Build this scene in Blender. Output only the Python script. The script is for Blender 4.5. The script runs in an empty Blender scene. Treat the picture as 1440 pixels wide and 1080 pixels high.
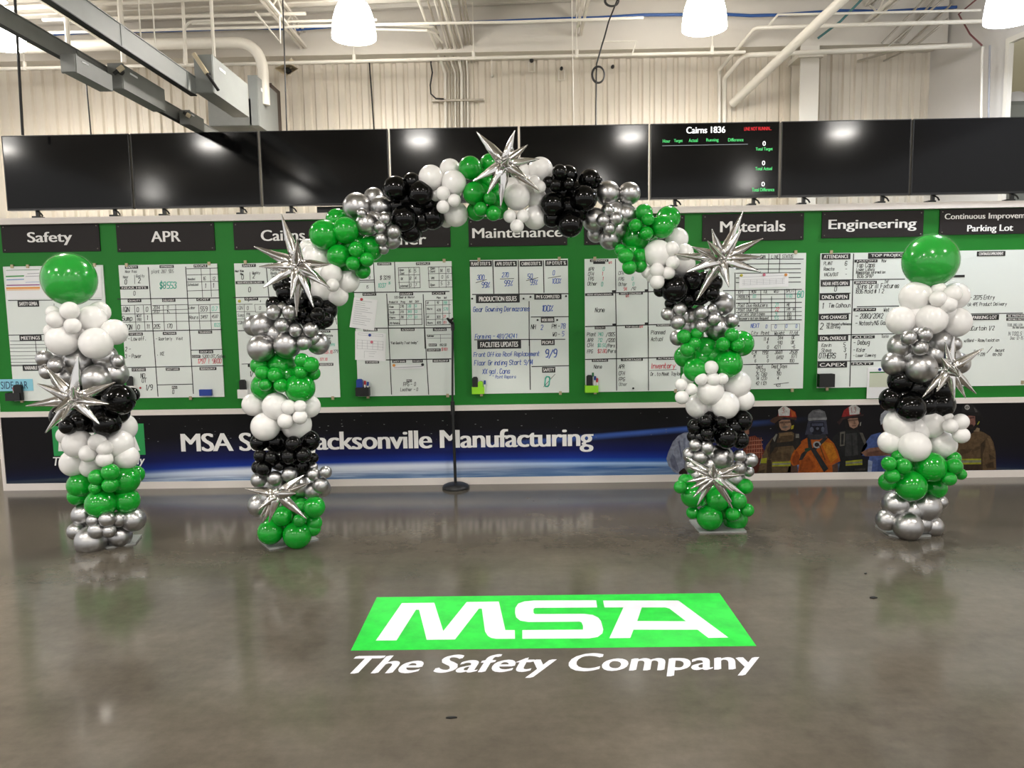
import bpy, math, random
from mathutils import Vector, Matrix
from mathutils.geometry import tessellate_polygon
random.seed(7)
C = bpy.context.scene.collection
SC = bpy.context.scene

# ------------------------------------------------------------------ camera
W, H = 1440, 1080
F_PX = 1043.96
CAM = Vector((0.0116, -6.7002, 1.6197))
YAW, PITCH, ROLL = -0.0105, 0.1038, -0.0161
def cam_axes():
    cy, sy, cp, sp = math.cos(YAW), math.sin(YAW), math.cos(PITCH), math.sin(PITCH)
    f = Vector((sy*cp, cy*cp, -sp)); r = Vector((cy, -sy, 0)); u = r.cross(f)
    cr, sr = math.cos(ROLL), math.sin(ROLL)
    return cr*r + sr*u, -sr*r + cr*u, f
RV, UV, FV = cam_axes()
cam_data = bpy.data.cameras.new('camera')
cam = bpy.data.objects.new('camera', cam_data); C.objects.link(cam)
cam_data.sensor_width = 36.0; cam_data.lens = 36.0*F_PX/W
cam_data.clip_start = 0.05; cam_data.clip_end = 100
M3 = Matrix((RV, UV, -FV)).transposed()
cam.matrix_world = Matrix.Translation(CAM) @ M3.to_4x4()
SC.camera = cam

# ------------------------------------------------------------------ world, exposure
SC.view_settings.view_transform = 'Standard'
SC.view_settings.look = 'None'
SC.view_settings.gamma = 1.0
SC.view_settings.use_curve_mapping = False
SC.view_settings.exposure = 0.14
wd = bpy.data.worlds.new('hall'); SC.world = wd; wd.use_nodes = True
bg = wd.node_tree.nodes['Background']
bg.inputs[0].default_value = (1.0, 0.985, 0.965, 1); bg.inputs[1].default_value = 0.9
LAMP_W = 50.0
LAMP_GLOW = 19.0

# ------------------------------------------------------------------ measuring helpers (photo measurements -> points on real planes)
def ray(px, py):
    return FV + RV*((px-W/2)/F_PX) + UV*((H/2-py)/F_PX)
def at(px, py, Y=0.0):
    d = ray(px, py); return CAM + d*((Y-CAM.y)/d.y)
def fl(px, py, Z=0.0):
    d = ray(px, py); return CAM + d*((Z-CAM.z)/d.z)
def mpp(p):                      # metres per pixel at a point
    return (p-CAM).dot(FV)/F_PX

# ------------------------------------------------------------------ materials
def lin(c):
    c = c/255.0
    return c/12.92 if c <= 0.04045 else ((c+0.055)/1.055)**2.4
def rgb(r, g, b): return (lin(r), lin(g), lin(b), 1)
MATS = {}
def mat(name, col, rough=0.5, metal=0.0, coat=0.0, emit=0.0, spec=0.5, alpha=1.0, trans=0.0):
    if name in MATS: return MATS[name]
    m = bpy.data.materials.new(name); m.use_nodes = True
    b = m.node_tree.nodes['Principled BSDF']
    b.inputs['Base Color'].default_value = col
    b.inputs['Roughness'].default_value = rough
    b.inputs['Metallic'].default_value = metal
    b.inputs['Coat Weight'].default_value = coat
    b.inputs['Coat Roughness'].default_value = 0.04
    b.inputs['Specular IOR Level'].default_value = spec
    b.inputs['Alpha'].default_value = alpha
    b.inputs['Transmission Weight'].default_value = trans
    if emit:
        b.inputs['Emission Color'].default_value = col
        b.inputs['Emission Strength'].default_value = emit
    MATS[name] = m
    return m
def mottle(m, scale, amount, base=None, bump=0.0, detail=6, stretch=(1, 1, 1), rough_amt=0.0):
    """break up a flat colour with procedural noise"""
    nt = m.node_tree; N = nt.nodes; L = nt.links
    b = N['Principled BSDF']; col = list(b.inputs['Base Color'].default_value)
    tc = N.new('ShaderNodeTexCoord'); mp = N.new('ShaderNodeMapping'); mp.inputs['Scale'].default_value = stretch
    nz = N.new('ShaderNodeTexNoise'); nz.inputs['Scale'].default_value = scale; nz.inputs['Detail'].default_value = detail
    nz.inputs['Roughness'].default_value = 0.62
    L.new(tc.outputs['Object'], mp.inputs['Vector']); L.new(mp.outputs['Vector'], nz.inputs['Vector'])
    cr = N.new('ShaderNodeValToRGB')
    cr.color_ramp.elements[0].position = 0.3; cr.color_ramp.elements[1].position = 0.72
    cr.color_ramp.elements[0].color = [c*(1-amount) for c in col[:3]]+[1]
    cr.color_ramp.elements[1].color = [min(1, c*(1+amount)) for c in col[:3]]+[1]
    L.new(nz.outputs['Fac'], cr.inputs['Fac']); L.new(cr.outputs['Color'], b.inputs['Base Color'])
    if rough_amt:
        mr = N.new('ShaderNodeMapRange'); r0 = b.inputs['Roughness'].default_value
        mr.inputs['To Min'].default_value = r0-rough_amt; mr.inputs['To Max'].default_value = r0+rough_amt
        L.new(nz.outputs['Fac'], mr.inputs['Value']); L.new(mr.outputs['Result'], b.inputs['Roughness'])
    if bump:
        bp = N.new('ShaderNodeBump'); bp.inputs['Strength'].default_value = bump; bp.inputs['Distance'].default_value = 0.01
        L.new(nz.outputs['Fac'], bp.inputs['Height']); L.new(bp.outputs['Normal'], b.inputs['Normal'])
    return m

m_floor = mat('polished_concrete', rgb(112, 104, 93), 0.15, spec=0.4)
def floor_nodes():
    nt = m_floor.node_tree; N = nt.nodes; L = nt.links; b = N['Principled BSDF']
    tc = N.new('ShaderNodeTexCoord')
    def noise(scale, detail, rough=0.6, vec=None):
        n = N.new('ShaderNodeTexNoise'); n.inputs['Scale'].default_value = scale; n.inputs['Detail'].default_value = detail
        n.inputs['Roughness'].default_value = rough; L.new(vec or tc.outputs['Object'], n.inputs['Vector']); return n
    n1 = noise(0.9, 8, 0.65); n2 = noise(14, 6, 0.7)
    mp = N.new('ShaderNodeMapping'); mp.inputs['Scale'].default_value = (0.6, 3.0, 1); L.new(tc.outputs['Object'], mp.inputs['Vector'])
    n3 = noise(2.2, 9, 0.7, mp.outputs['Vector'])
    r1 = N.new('ShaderNodeValToRGB'); r1.color_ramp.elements[0].position = 0.3; r1.color_ramp.elements[1].position = 0.72
    r1.color_ramp.elements[0].color = rgb(78, 73, 65); r1.color_ramp.elements[1].color = rgb(103, 96, 86)
    L.new(n1.outputs['Fac'], r1.inputs['Fac'])
    r2 = N.new('ShaderNodeValToRGB'); r2.color_ramp.elements[0].position = 0.33; r2.color_ramp.elements[1].position = 0.7
    r2.color_ramp.elements[0].color = (0.88, 0.88, 0.87, 1); r2.color_ramp.elements[1].color = (1.07, 1.07, 1.07, 1)
    L.new(n2.outputs['Fac'], r2.inputs['Fac'])
    r3 = N.new('ShaderNodeValToRGB'); r3.color_ramp.elements[0].position = 0.35; r3.color_ramp.elements[1].position = 0.68
    r3.color_ramp.elements[0].color = (0.9, 0.9, 0.89, 1); r3.color_ramp.elements[1].color = (1.05, 1.05, 1.04, 1)
    L.new(n3.outputs['Fac'], r3.inputs['Fac'])
    def mul(a, c):
        x = N.new('ShaderNodeMix'); x.data_type = 'RGBA'; x.blend_type = 'MULTIPLY'; x.inputs['Factor'].default_value = 1
        x.clamp_result = False
        L.new(a, x.inputs['A']); L.new(c, x.inputs['B']); return x.outputs['Result']
    L.new(mul(mul(r1.outputs['Color'], r2.outputs['Color']), r3.outputs['Color']), b.inputs['Base Color'])
    mr = N.new('ShaderNodeMapRange'); mr.inputs['To Min'].default_value = 0.11; mr.inputs['To Max'].default_value = 0.17
    L.new(n1.outputs['Fac'], mr.inputs['Value']); L.new(mr.outputs['Result'], b.inputs['Roughness'])
floor_nodes()

m_wallmetal = mottle(mat('painted_siding', rgb(219, 209, 193), 0.5), 3, 0.04)
m_deck = mottle(mat('painted_deck', rgb(214, 208, 198), 0.55), 2, 0.06)
m_beam = mottle(mat('painted_beam', rgb(218, 211, 200), 0.5), 2, 0.04)
m_steel_w = mat('white_steel', rgb(226, 220, 209), 0.4)
m_pipe = mat('white_pipe', rgb(232, 226, 214), 0.35)
m_conduit = mat('galvanised_conduit', rgb(176, 168, 154), 0.35, 0.3)
m_drywall = mottle(mat('grey_white_drywall', rgb(212, 207, 201), 0.6), 2, 0.03)
m_green = mottle(mat('green_panel', rgb(28, 120, 38), 0.5, spec=0.25), 3, 0.05)
m_trim = mat('white_trim', rgb(228, 220, 214), 0.4)
m_sign = mat('charcoal_sign', rgb(40, 36, 36), 0.55, spec=0.2)
m_white = mat('white_letter', rgb(240, 238, 236), 0.5)
m_board = mat('whiteboard_face', rgb(226, 232, 228), 0.12)
m_black = mat('black_label', rgb(18, 18, 18), 0.4)
m_ink = mat('black_ink', rgb(25, 25, 28), 0.6)
m_blue = mat('blue_ink', rgb(52, 92, 190), 0.6)
m_red = mat('red_ink', rgb(220, 60, 80), 0.6)
m_teal = mat('teal_ink', rgb(70, 195, 170), 0.6)
m_grayink = mat('faint_ink', rgb(120, 124, 124), 0.6)
m_screw = mat('screw_steel', rgb(150, 145, 138), 0.3, 0.9)
m_clip = mat('brass_clip', rgb(176, 160, 130), 0.35, 0.6)
m_screen = mat('tv_glass', rgb(7, 7, 8), 0.10, spec=0.25)
m_bezel = mat('tv_bezel', rgb(12, 12, 13), 0.3)
m_tvwhite = mat('screen_white', (1, 1, 1, 1), 0.5, emit=1.0)
m_tvgreen = mat('screen_green', rgb(80, 215, 120), 0.5, emit=0.75)
m_tvred = mat('screen_red', rgb(215, 30, 40), 0.5, emit=0.8)
m_tvpurple = mat('screen_purple', rgb(170, 150, 230), 0.5, emit=0.7)
m_mic = mat('black_stand', rgb(20, 20, 21), 0.4)
m_rubber = mat('black_rubber', rgb(24, 24, 25), 0.6)
m_cable = mat('black_cable', rgb(30, 29, 30), 0.5)
m_busdark = mottle(mat('bus_duct_grey', rgb(122, 123, 119), 0.5, 0.0), 4, 0.1)
m_buslight = mottle(mat('bus_box_grey', rgb(140, 143, 140), 0.5, 0.0), 4, 0.06)
m_brown = mat('brown_box', rgb(70, 55, 48), 0.5)
m_bluetape = mat('blue_hose', rgb(42, 84, 150), 0.5)
m_tealhose = mat('teal_hose', rgb(70, 120, 120), 0.5)
m_lamp = mat('lamp_glass', (1.0, 0.965, 0.91, 1), 0.3, emit=LAMP_GLOW)
m_lampblue = mat('cool_lamp_glass', (0.86, 0.92, 1.0, 1), 0.3, emit=LAMP_GLOW*.5)
m_lampcap = mat('lamp_housing', rgb(190, 186, 178), 0.35, 0.5)
m_paper = mat('paper', rgb(238, 238, 240), 0.7)
m_lime = mat('lime_plastic', rgb(150, 225, 30), 0.4)
m_blueplastic = mat('blue_plastic', rgb(32, 62, 150), 0.4)
m_redplastic = mat('red_plastic', rgb(190, 40, 55), 0.4)
m_skyblue = mat('sky_blue_sign', rgb(140, 205, 225), 0.4)
m_hornbeige = mat('beige_horn', rgb(205, 190, 160), 0.5)
m_plate = mat('steel_base_plate', rgb(150, 152, 150), 0.45, 0.3)
# balloons
def latex(name, col, rough, sub=0.0, metal=0.0):
    m = mat(name, col, rough, metal=metal, spec=.3 if 'black' in name else .5, coat=0.2 if not metal and 'black' not in name else 0.0)
    if sub:
        b = m.node_tree.nodes['Principled BSDF']
        b.inputs['Subsurface Weight'].default_value = sub
        b.inputs['Subsurface Radius'].default_value = (0.05, 0.05, 0.05) if name.startswith('white') else (0.02, 0.06, 0.02)
        b.inputs['Subsurface Scale'].default_value = 0.5
    return m
m_bg = latex('green_latex', rgb(8, 150, 36), 0.16)
m_bw = latex('white_latex', rgb(231, 229, 227), 0.2)
m_bk = latex('black_latex', rgb(4, 4, 4), 0.1)
m_bs = latex('silver_latex', rgb(182, 181, 181), 0.33, metal=1.0)
m_clear = mat('clear_bubble', (0.95, 1, 0.95, 1), 0.03, alpha=0.02)
m_foil = mat('silver_foil', rgb(216, 214, 212), 0.1, metal=1.0)
COL = {'g': m_bg, 'w': m_bw, 'k': m_bk, 's': m_bs}

# ------------------------------------------------------------------ mesh builder
class MB:
    def __init__(s): s.v = []; s.f = []; s.m = []; s.mats = []
    def slot(s, m):
        if m not in s.mats: s.mats.append(m)
        return s.mats.index(m)
    def add(s, vs, fs, m):
        o = len(s.v); k = s.slot(m); s.v += [tuple(v) for v in vs]
        for f in fs: s.f.append(tuple(i+o for i in f)); s.m.append(k)
        return s
    def box(s, x0, x1, y0, y1, z0, z1, m):
        vs = [(x, y, z) for z in (z0, z1) for y in (y0, y1) for x in (x0, x1)]
        return s.add(vs, [(0, 2, 3, 1), (4, 5, 7, 6), (0, 1, 5, 4), (2, 6, 7, 3), (0, 4, 6, 2), (1, 3, 7, 5)], m)
    def prism(s, pts, off, m):
        """closed outline pts (3D) extruded by vector off"""
        n = len(pts); off = Vector(off); P = [Vector(p) for p in pts]
        tri = tessellate_polygon([P]); vs = P+[p+off for p in P]
        fs = [tuple(t) for t in tri]+[tuple(i+n for i in reversed(t)) for t in tri]
        fs += [(i, (i+1) % n, (i+1) % n+n, i+n) for i in range(n)]
        return s.add(vs, fs, m)
    def flat(s, pts, m, holes=()):
        loops = [[Vector(p) for p in pts]]+[[Vector(p) for p in h] for h in holes]
        tri = tessellate_polygon(loops); vs = [p for l in loops for p in l]
        return s.add(vs, [tuple(t) for t in tri], m)
    def tube(s, pts, r, m, n=8, caps=True):
        P = [Vector(p) for p in pts]; rings = []
        prev = None
        for i, p in enumerate(P):
            if i == 0: t = P[1]-P[0]
            elif i == len(P)-1: t = P[-1]-P[-2]
            else: t = (P[i+1]-P[i]).normalized()+(P[i]-P[i-1]).normalized()
            t.normalize()
            if prev is None:
                a = Vector((0, 0, 1)) if abs(t.z) < 0.9 else Vector((1, 0, 0)); u = t.cross(a).normalized()
            else:
                u = prev-t*prev.dot(t)
                u = u.normalized() if u.length > 1e-6 else t.orthogonal().normalized()
            prev = u; w = t.cross(u)
            rr = r[i] if isinstance(r, (list, tuple)) else r
            rings.append([p+(u*math.cos(2*math.pi*k/n)+w*math.sin(2*math.pi*k/n))*rr for k in range(n)])
        vs = [v for R in rings for v in R]; fs = []
        for i in range(len(P)-1):
            for k in range(n): fs.append((i*n+k, i*n+(k+1) % n, (i+1)*n+(k+1) % n, (i+1)*n+k))
        if caps: fs += [tuple(range(n-1, -1, -1)), tuple((len(P)-1)*n+k for k in range(n))]
        return s.add(vs, fs, m)
    def lathe(s, prof, c, m, n=24, axis='z'):
        vs = []; fs = []
        for (r, z) in prof:
            for k in range(n):
                a = 2*math.pi*k/n
                p = (r*math.cos(a), r*math.sin(a), z)
                if axis == 'y': p = (p[0], p[2], p[1])
                vs.append((c[0]+p[0], c[1]+p[1], c[2]+p[2]))
        for i in range(len(prof)-1):
            for k in range(n): fs.append((i*n+k, i*n+(k+1) % n, (i+1)*n+(k+1) % n, (i+1)*n+k))
        return s.add(vs, fs, m)
    def build(s, name, parent=None, smooth=False, origin=None):
        me = bpy.data.meshes.new(name)
        off = Vector(origin) if origin else Vector((0, 0, 0))
        me.from_pydata([tuple(Vector(v)-off) for v in s.v], [], s.f)
        for m in s.mats: me.materials.append(m)
        me.polygons.foreach_set('material_index', s.m)
        if smooth:
            me.polygons.foreach_set('use_smooth', [True]*len(s.f))
        me.update()
        if smooth == 'auto': me.set_sharp_from_angle(angle=math.radians(40))
        o = bpy.data.objects.new(name, me); C.objects.link(o)
        o.location = off
        if parent is not None:
            o.parent = parent; o.location = off-wloc(parent)
        return o
def wloc(o):
    v = Vector((0, 0, 0))
    while o is not None: v = v+o.location; o = o.parent
    return v
def tag(o, label, cat, group=None, kind=None):
    o['label'] = label; o['category'] = cat
    if group: o['group'] = group
    if kind: o['kind'] = kind
    return o
def thing(name, label, cat, loc=(0, 0, 0), group=None):
    o = bpy.data.objects.new(name, None); C.objects.link(o); o.location = loc; o.empty_display_size = 0.1
    return tag(o, label, cat, group)
def struct(mb, name, label, cat, smooth=False):
    o = mb.build(name, smooth=smooth); tag(o, label, cat, kind='structure'); return o

# ------------------------------------------------------------------ lettering
_tc = {}
def text_geo(s, bold=0.0, shear=0.0, space=1.0):
    key = (s, bold, shear, space)
    if key in _tc: return _tc[key]
    cu = bpy.data.curves.new('lettering_source', 'FONT'); cu.body = s; cu.size = 1; cu.offset = bold; cu.shear = shear
    cu.space_character = space; cu.resolution_u = 4
    if '\n' in s: cu.align_x = 'CENTER'
    ob = bpy.data.objects.new('lettering_source', cu); C.objects.link(ob)
    bpy.context.view_layer.update()
    dg = bpy.context.evaluated_depsgraph_get(); ev = ob.evaluated_get(dg); me = ev.to_mesh()
    vs = [(v.co.x, v.co.y) for v in me.vertices]; fs = [tuple(p.vertices) for p in me.polygons]
    ev.to_mesh_clear(); bpy.data.objects.remove(ob); bpy.data.curves.remove(cu)
    x0 = min(v[0] for v in vs); x1 = max(v[0] for v in vs); y0 = min(v[1] for v in vs); y1 = max(v[1] for v in vs)
    vs = [((x-x0)/(x1-x0), (y-y0)/(y1-y0)) for x, y in vs]
    _tc[key] = (vs, fs); return _tc[key]
def text_on_wall(mb, s, x0, x1, z0, z1, y, m, bold=0.025, shear=0.0, space=1.0):
    vs, fs = text_geo(s, 0.0, shear, space)
    h = z1-z0; d = min(h*bold*1.25, (x1-x0)*.02)
    for k in (-1, 0, 1):
        mb.add([(x0+d+(x1-x0-2*d)*u+k*d, y-(k+1)*2e-5, z0+(z1-z0)*v) for u, v in vs], fs, m)
STROKES = {'A':'02 28 42,14 34','B':'02 08 38 46 35 05,35 44 43 32 02','C':'47 38 18 07 03 12 32 43','D':'02 08 28 46 44 22 02','E':'48 08 02 42,05 35','F':'48 08 02,05 35','G':'47 38 18 07 03 12 32 43 45 25','H':'02 08,42 48,05 45','I':'22 28','J':'48 43 32 12 03','K':'02 08,48 05 42','L':'08 02 42','M':'02 08 25 48 42','N':'02 08 42 48','O':'12 03 07 18 38 47 43 32 12','P':'02 08 38 47 46 35 05','Q':'12 03 07 18 38 47 43 32 12,24 42','R':'02 08 38 47 46 35 05,25 42','S':'47 38 18 07 06 15 35 44 43 32 12 03','T':'08 48,28 22','U':'08 03 12 32 43 48','V':'08 22 48','W':'08 12 25 32 48','X':'02 48,08 42','Y':'08 25 48,25 22','Z':'08 48 02 42',
'a':'45 36 16 05 03 12 32 43,46 42','b':'08 02,04 16 36 45 43 32 12 03','c':'45 36 16 05 03 12 32 43','d':'48 42,44 36 16 05 03 12 32 43','e':'04 44 45 36 16 05 03 12 32 43','f':'38 28 17 12,05 35','g':'46 41 30 10,45 36 16 05 04 13 33 44','h':'08 02,05 16 36 45 42','i':'26 22,28 28','j':'26 21 10','k':'08 02,46 04 42','l':'18 12','m':'06 02,05 16 25 22,25 36 45 42','n':'06 02,05 16 36 45 42','o':'16 05 03 12 32 43 45 36 16','p':'06 00,05 16 36 45 43 32 12 03','q':'46 40,45 36 16 05 03 12 32 43','r':'06 02,04 16 36','s':'45 36 16 05 14 34 43 32 12 03','t':'18 13 22 32,06 36','u':'06 03 12 32 43,46 42','v':'06 22 46','w':'06 12 24 32 46','x':'06 42,02 46','y':'06 23,46 10','z':'06 46 02 42',
'0':'12 03 07 18 38 47 43 32 12','1':'17 28 22','2':'07 18 38 47 46 02 42','3':'07 18 38 47 36 25 35 44 43 32 12 03','4':'32 38 04 44','5':'48 08 05 35 44 43 32 02','6':'47 38 18 06 03 12 32 43 44 35 05','7':'08 48 12','8':'15 06 07 18 38 47 46 35 15 04 03 12 32 43 44 35','9':'45 15 06 07 18 38 47 44 32 12','/':'01 48','-':'05 45','%':'02 48,08 17 07,43 33 32','.':'22 23','#':'12 18,32 38,04 44,06 46','(':'38 15 32','(':'38 26 24 32',')':'18 26 24 12','$':'47 38 18 07 06 15 35 44 43 32 12 03,29 21','@':'12 03 07 18 38 47 43 32 12,01 49','=':'04 44,06 46',':':'23 24,26 27','!':'24 28,22 23','"':'17 18,37 38','&':'42 17 18 28 27 04 03 12 22 44','<':'46 04 42','>':'06 44 02','*':'26 28,17 37','|':'20 29'}
def ribbon(mb, a, b, w, m):
    a = Vector(a); b = Vector(b); d = b-a
    if d.length < 1e-5: d = Vector((0, 0, 0.001)); 
    t = d.normalized(); n = Vector((-t.z, 0, t.x))*w/2; e = t*w*0.3
    mb.add([a-n-e, a+n-e, b+n+e, b-n+e], [(0, 1, 2, 3)], m)
def hand(mb, s, p, h, m, y, w=0.0035, slant=0.12, rise=0.0, sx=0.62):
    """single-stroke handwriting starting at world point p (baseline), cap height h"""
    x = p.x; k = h/6.0
    for ch in s:
        if ch in STROKES:
            jx = random.uniform(-.25, .25); js = random.uniform(.9, 1.1)
            for st in STROKES[ch].split(','):
                q = [((int(t[0])*sx*js+jx), (int(t[1])-2)*random.uniform(.95, 1.05)) for t in st.split()]
                P = [(x+(u+v*slant)*k, y, p.z+v*k+rise*(x-p.x)) for u, v in q]
                for a, b in zip(P, P[1:]): ribbon(mb, a, b, w, m)
        x += k*(5.3*sx if ch not in ' il.1' else 3.6*sx)
    return x

# ------------------------------------------------------------------ room shell
WX0, WX1 = -4.75, 4.64
ZTOP = 2.435
mb = MB(); mb.box(-9, 9, -13, 1.62, -0.1, 0, m_floor)
struct(mb, 'floor', 'polished grey brown concrete floor of the hall', 'floor')
def siding():
    mb = MB(); xs = []; x = -9.0; p = 0.125
    prof = [(0, 0), (0.062, 0), (0.078, 0.022), (0.109, 0.022), (0.125, 0)]
    pts = []
    while x < 4.40:
        for (u, d) in prof[:-1]: pts.append((x+u, 1.5+d))
        x += p
    pts.append((x, 1.5))
    vs = [(a, b, 0) for a, b in pts]+[(a, b, 4.75) for a, b in pts]; n = len(pts)
    mb.add(vs, [(i, i+1, n+i+1, n+i) for i in range(n-1)], m_wallmetal)
    mb.box(-9, 4.4, 1.56, 1.62, 0, 4.75, m_wallmetal)
    return mb
struct(siding(), 'wall_back', 'cream painted ribbed metal siding behind the televisions', 'wall')
def zdeck(x): return 4.655+0.0247*x
def deck():
    mb = MB(); pts = []; y = -13.0
    while y < 1.62:
        pts += [(y, 0), (y+0.05, 0), (y+0.065, 0.045), (y+0.135, 0.045)]; y += 0.15
    n = len(pts)
    vs = [(-9, a, zdeck(-9)+b) for a, b in pts]+[(9, a, zdeck(9)+b) for a, b in pts]
    mb.add(vs, [(i, i+1, n+i+1, n+i) for i in range(n-1)], m_deck)
    return mb
struct(deck(), 'ceiling', 'pale ribbed metal roof deck above the hall', 'ceiling')
mb = MB(); mb.prism([(-9, 1.22, 4.26), (4.42, 1.22, 4.26), (4.42, 1.22, zdeck(4.4)+.02), (-9, 1.22, zdeck(-9)+.02)], (0, 0.06, 0), m_beam)
mb.box(-9, 4.42, 1.22, 1.515, 4.22, 4.26, m_beam)
struct(mb, 'trim_1', 'broad pale eave beam across the top of the siding', 'beam')
mb = MB()
YW = 0.52; WXA, WXB = 4.40, 4.645
def wx(y): return WXA+(1.5-y)*(WXB-WXA)/1.2
def side(y0, y1, z0, z1, m, out=0.0, th=.03):
    mb.prism([(wx(y0)-out, y0, z0), (wx(y1)-out, y1, z0), (wx(y1)+th, y1, z0), (wx(y0)+th, y0, z0)], (0, 0, z1-z0), m)
side(1.62, YW, 0, 4.72, m_drywall)
side(YW, -2.5, 0, 2.35, m_drywall); side(YW, -2.5, 3.98, 4.72, m_drywall)
struct(mb, 'wall_right', 'smooth off-white side wall with a high opening', 'wall')
mb = MB(); side(YW+.01, YW-.03, 2.35, 4.02, m_steel_w, .025, .02); side(YW-.03, -2.5, 3.97, 4.02, m_steel_w, .025, .02); side(YW-.03, -2.5, 2.35, 2.40, m_steel_w, .025, .02)
struct(mb, 'window_1', 'white frame of the high opening beside the last television', 'window frame')
mb = MB(); m_room = mat('far_room_wall', rgb(214, 208, 180), 0.6)
mb.box(7.2, 7.3, -3, 3, 0, 4.9, m_room); mb.box(4.9, 7.2, 2.2, 2.3, 0, 4.9, m_room)
struct(mb, 'wall_far', 'pale yellow wall of the room seen through the opening', 'wall')

# green display partition
mb = MB(); mb.box(WX0, WX1, 0, 0.10, 0, ZTOP-0.02, m_green)
struct(mb, 'wall_front', 'green display partition carrying signs and whiteboards', 'wall')
def strip(n, x0, x1, z0, z1, y0, y1, lab):
    mb = MB(); mb.box(x0, x1, y0, y1, z0, z1, m_trim); return struct(mb, n, lab, 'trim')
strip('trim_2', WX0-0.03, WX1, ZTOP-0.02, ZTOP+0.035, -0.05, 0.16, 'white ledge along the top of the green partition')
strip('trim_3', WX0, WX1, 0.685, 0.735, -0.012, 0, 'white rail between the green panels and the space banner')
strip('trim_4', WX0, WX1, 0.0, 0.065, -0.012, 0, 'white kick board along the foot of the partition')
strip('trim_5', WX0-0.03, WX0, 0, ZTOP-0.02, -0.012, 0.10, 'white corner post at the open end of the partition')

# roof structure
for i, y in enumerate((0.62, -0.45, -1.6, -2.8, -4.0)):
    mb = MB(); z0 = -9; 
    vs = []
    for x in (-9, 9):
        z = zdeck(x); vs += [(x, y, z-.13), (x, y+.02, z-.13), (x, y+.02, z), (x, y, z), (x, y-.06, z-.13), (x, y-.06, z-.115), (x, y, z-.115)]
    mb.add(vs, [(0, 7, 10, 3), (0, 1, 8, 7), (1, 2, 9, 8), (2, 3, 10, 9), (4, 0, 7, 11), (4, 5, 12, 11), (5, 6, 13, 12)], m_deck)
    o = mb.build('roof_purlin'); tag(o, 'pale steel purlin running across under the roof deck', 'purlin', 'roof purlins', 'structure')
for x, tilt in ((-3.95, 0.1), (-2.15, 0), (0.66, 0), (3.6, 0)):
    mb = MB(); zt = zdeck(x)-.14; zb = zt-.16
    for dx in (-.025, .025):
        mb.box(x+dx-.012, x+dx+.012, -7, 1.2, zb-.02, zb+.005, m_steel_w)
        mb.box(x+dx-.012, x+dx+.012, -7, 1.2, zt-.02, zt+.005, m_steel_w)
    y = -7.0; up = True
    while y < 1.1:
        mb.tube([(x, y, zb if up else zt), (x, y+.2, zt if up else zb)], .009, m_steel_w, 6); y += .2; up = not up
    o = mb.build('roof_joist'); tag(o, 'white open web steel joist under the roof deck', 'joist', 'roof joists', 'structure')

# steel column behind the televisions
pa, pb = at(1120, 120, 1.32), at(1146, 120, 1.32)
mb = MB(); mb.box(pa.x, pb.x, 1.22, 1.24, 0, 4.22, m_steel_w); mb.box(pa.x, pb.x, 1.46, 1.48, 0, 4.22, m_steel_w)
xm = (pa.x+pb.x)/2; mb.box(xm-.012, xm+.012, 1.24, 1.46, 0, 4.22, m_steel_w); mb.box(pa.x-.03, pb.x+.03, 1.19, 1.5, 4.10, 4.15, m_steel_w)
struct(mb, 'pillar', 'white steel column in front of the siding', 'column')

# ------------------------------------------------------------------ high bay lamps
def bay_lamp(x, y, z, label, cool=False, group=None, glow=True, s=1.0):
    t = thing('high_bay_lamp', label, 'lamp', (x, y, z), group)
    mb = MB(); prof = [(.05, .332), (.075, .328), (.105, .315), (.133, .29), (.156, .25), (.174, .20), (.187, .15), (.196, .09), (.202, .03), (.203, -.012), (.197, -.012), (.195, .03), (.188, .09), (.179, .15), (.166, .20), (.148, .25), (.12, .29), (.05, .315)]
    mb.lathe([(r*s, h*s) for r, h in prof], (x, y, z), m_lampblue if cool else m_lamp, 36); mb.build('lamp_shade', t, True)
    mb = MB(); mb.lathe([(.0, .46*s), (.05*s, .46*s), (.08*s, .44*s), (.08*s, .38*s), (.045*s, .37*s), (.05*s, .325*s), (0, .325*s)], (x, y, z), m_lampcap, 20); mb.build('lamp_housing', t, 'auto')
    zt = zdeck(x)-.01
    if zt > z+.45*s:
        mb = MB(); mb.tube([(x, y, z+.45*s), (x, y, zt)], .012, m_pipe, 8); mb.build('hanger_rod', t)
    l = bpy.data.lights.new('lamp_light', 'AREA'); l.shape = 'DISK'; l.size = .34*s; l.energy = LAMP_W*(.95 if cool else 1)
    l.color = (0.88, 0.93, 1.0) if cool else (1.0, 0.965, 0.91)
    lo = bpy.data.objects.new('lamp_light', l); C.objects.link(lo); lo.parent = t; lo.location = (0, 0, 0.02)
    return t
pl = [at(2, 62, 0.03), at(498, 52, 0.03), at(990.5, 39, 0.03)]
bay_lamp(pl[0].x, .03, pl[0].z, 'glowing bell lamp hanging above the outer end of the dark bus duct', s=.94)
bay_lamp(pl[1].x, .03, pl[1].z, 'glowing bell lamp hanging near the big bent white pipe', s=.94)
bay_lamp(pl[2].x, .03, pl[2].z, 'glowing bell lamp hanging above the television with the data table', s=.94)
pr = at(1424, 25, -.5)
bay_lamp(pr.x, -.5, pr.z, 'cool white bell lamp hanging close to the side wall opening', True)
for yy in (-4.5, -9.0):
    for k in range(-1, 4):
        x = pl[1].x+3.05*(k-1)
        bay_lamp(x, yy, 4.02, 'bell lamp hanging over the open floor away from the partition', group='high bay lamps over the open floor')

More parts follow.
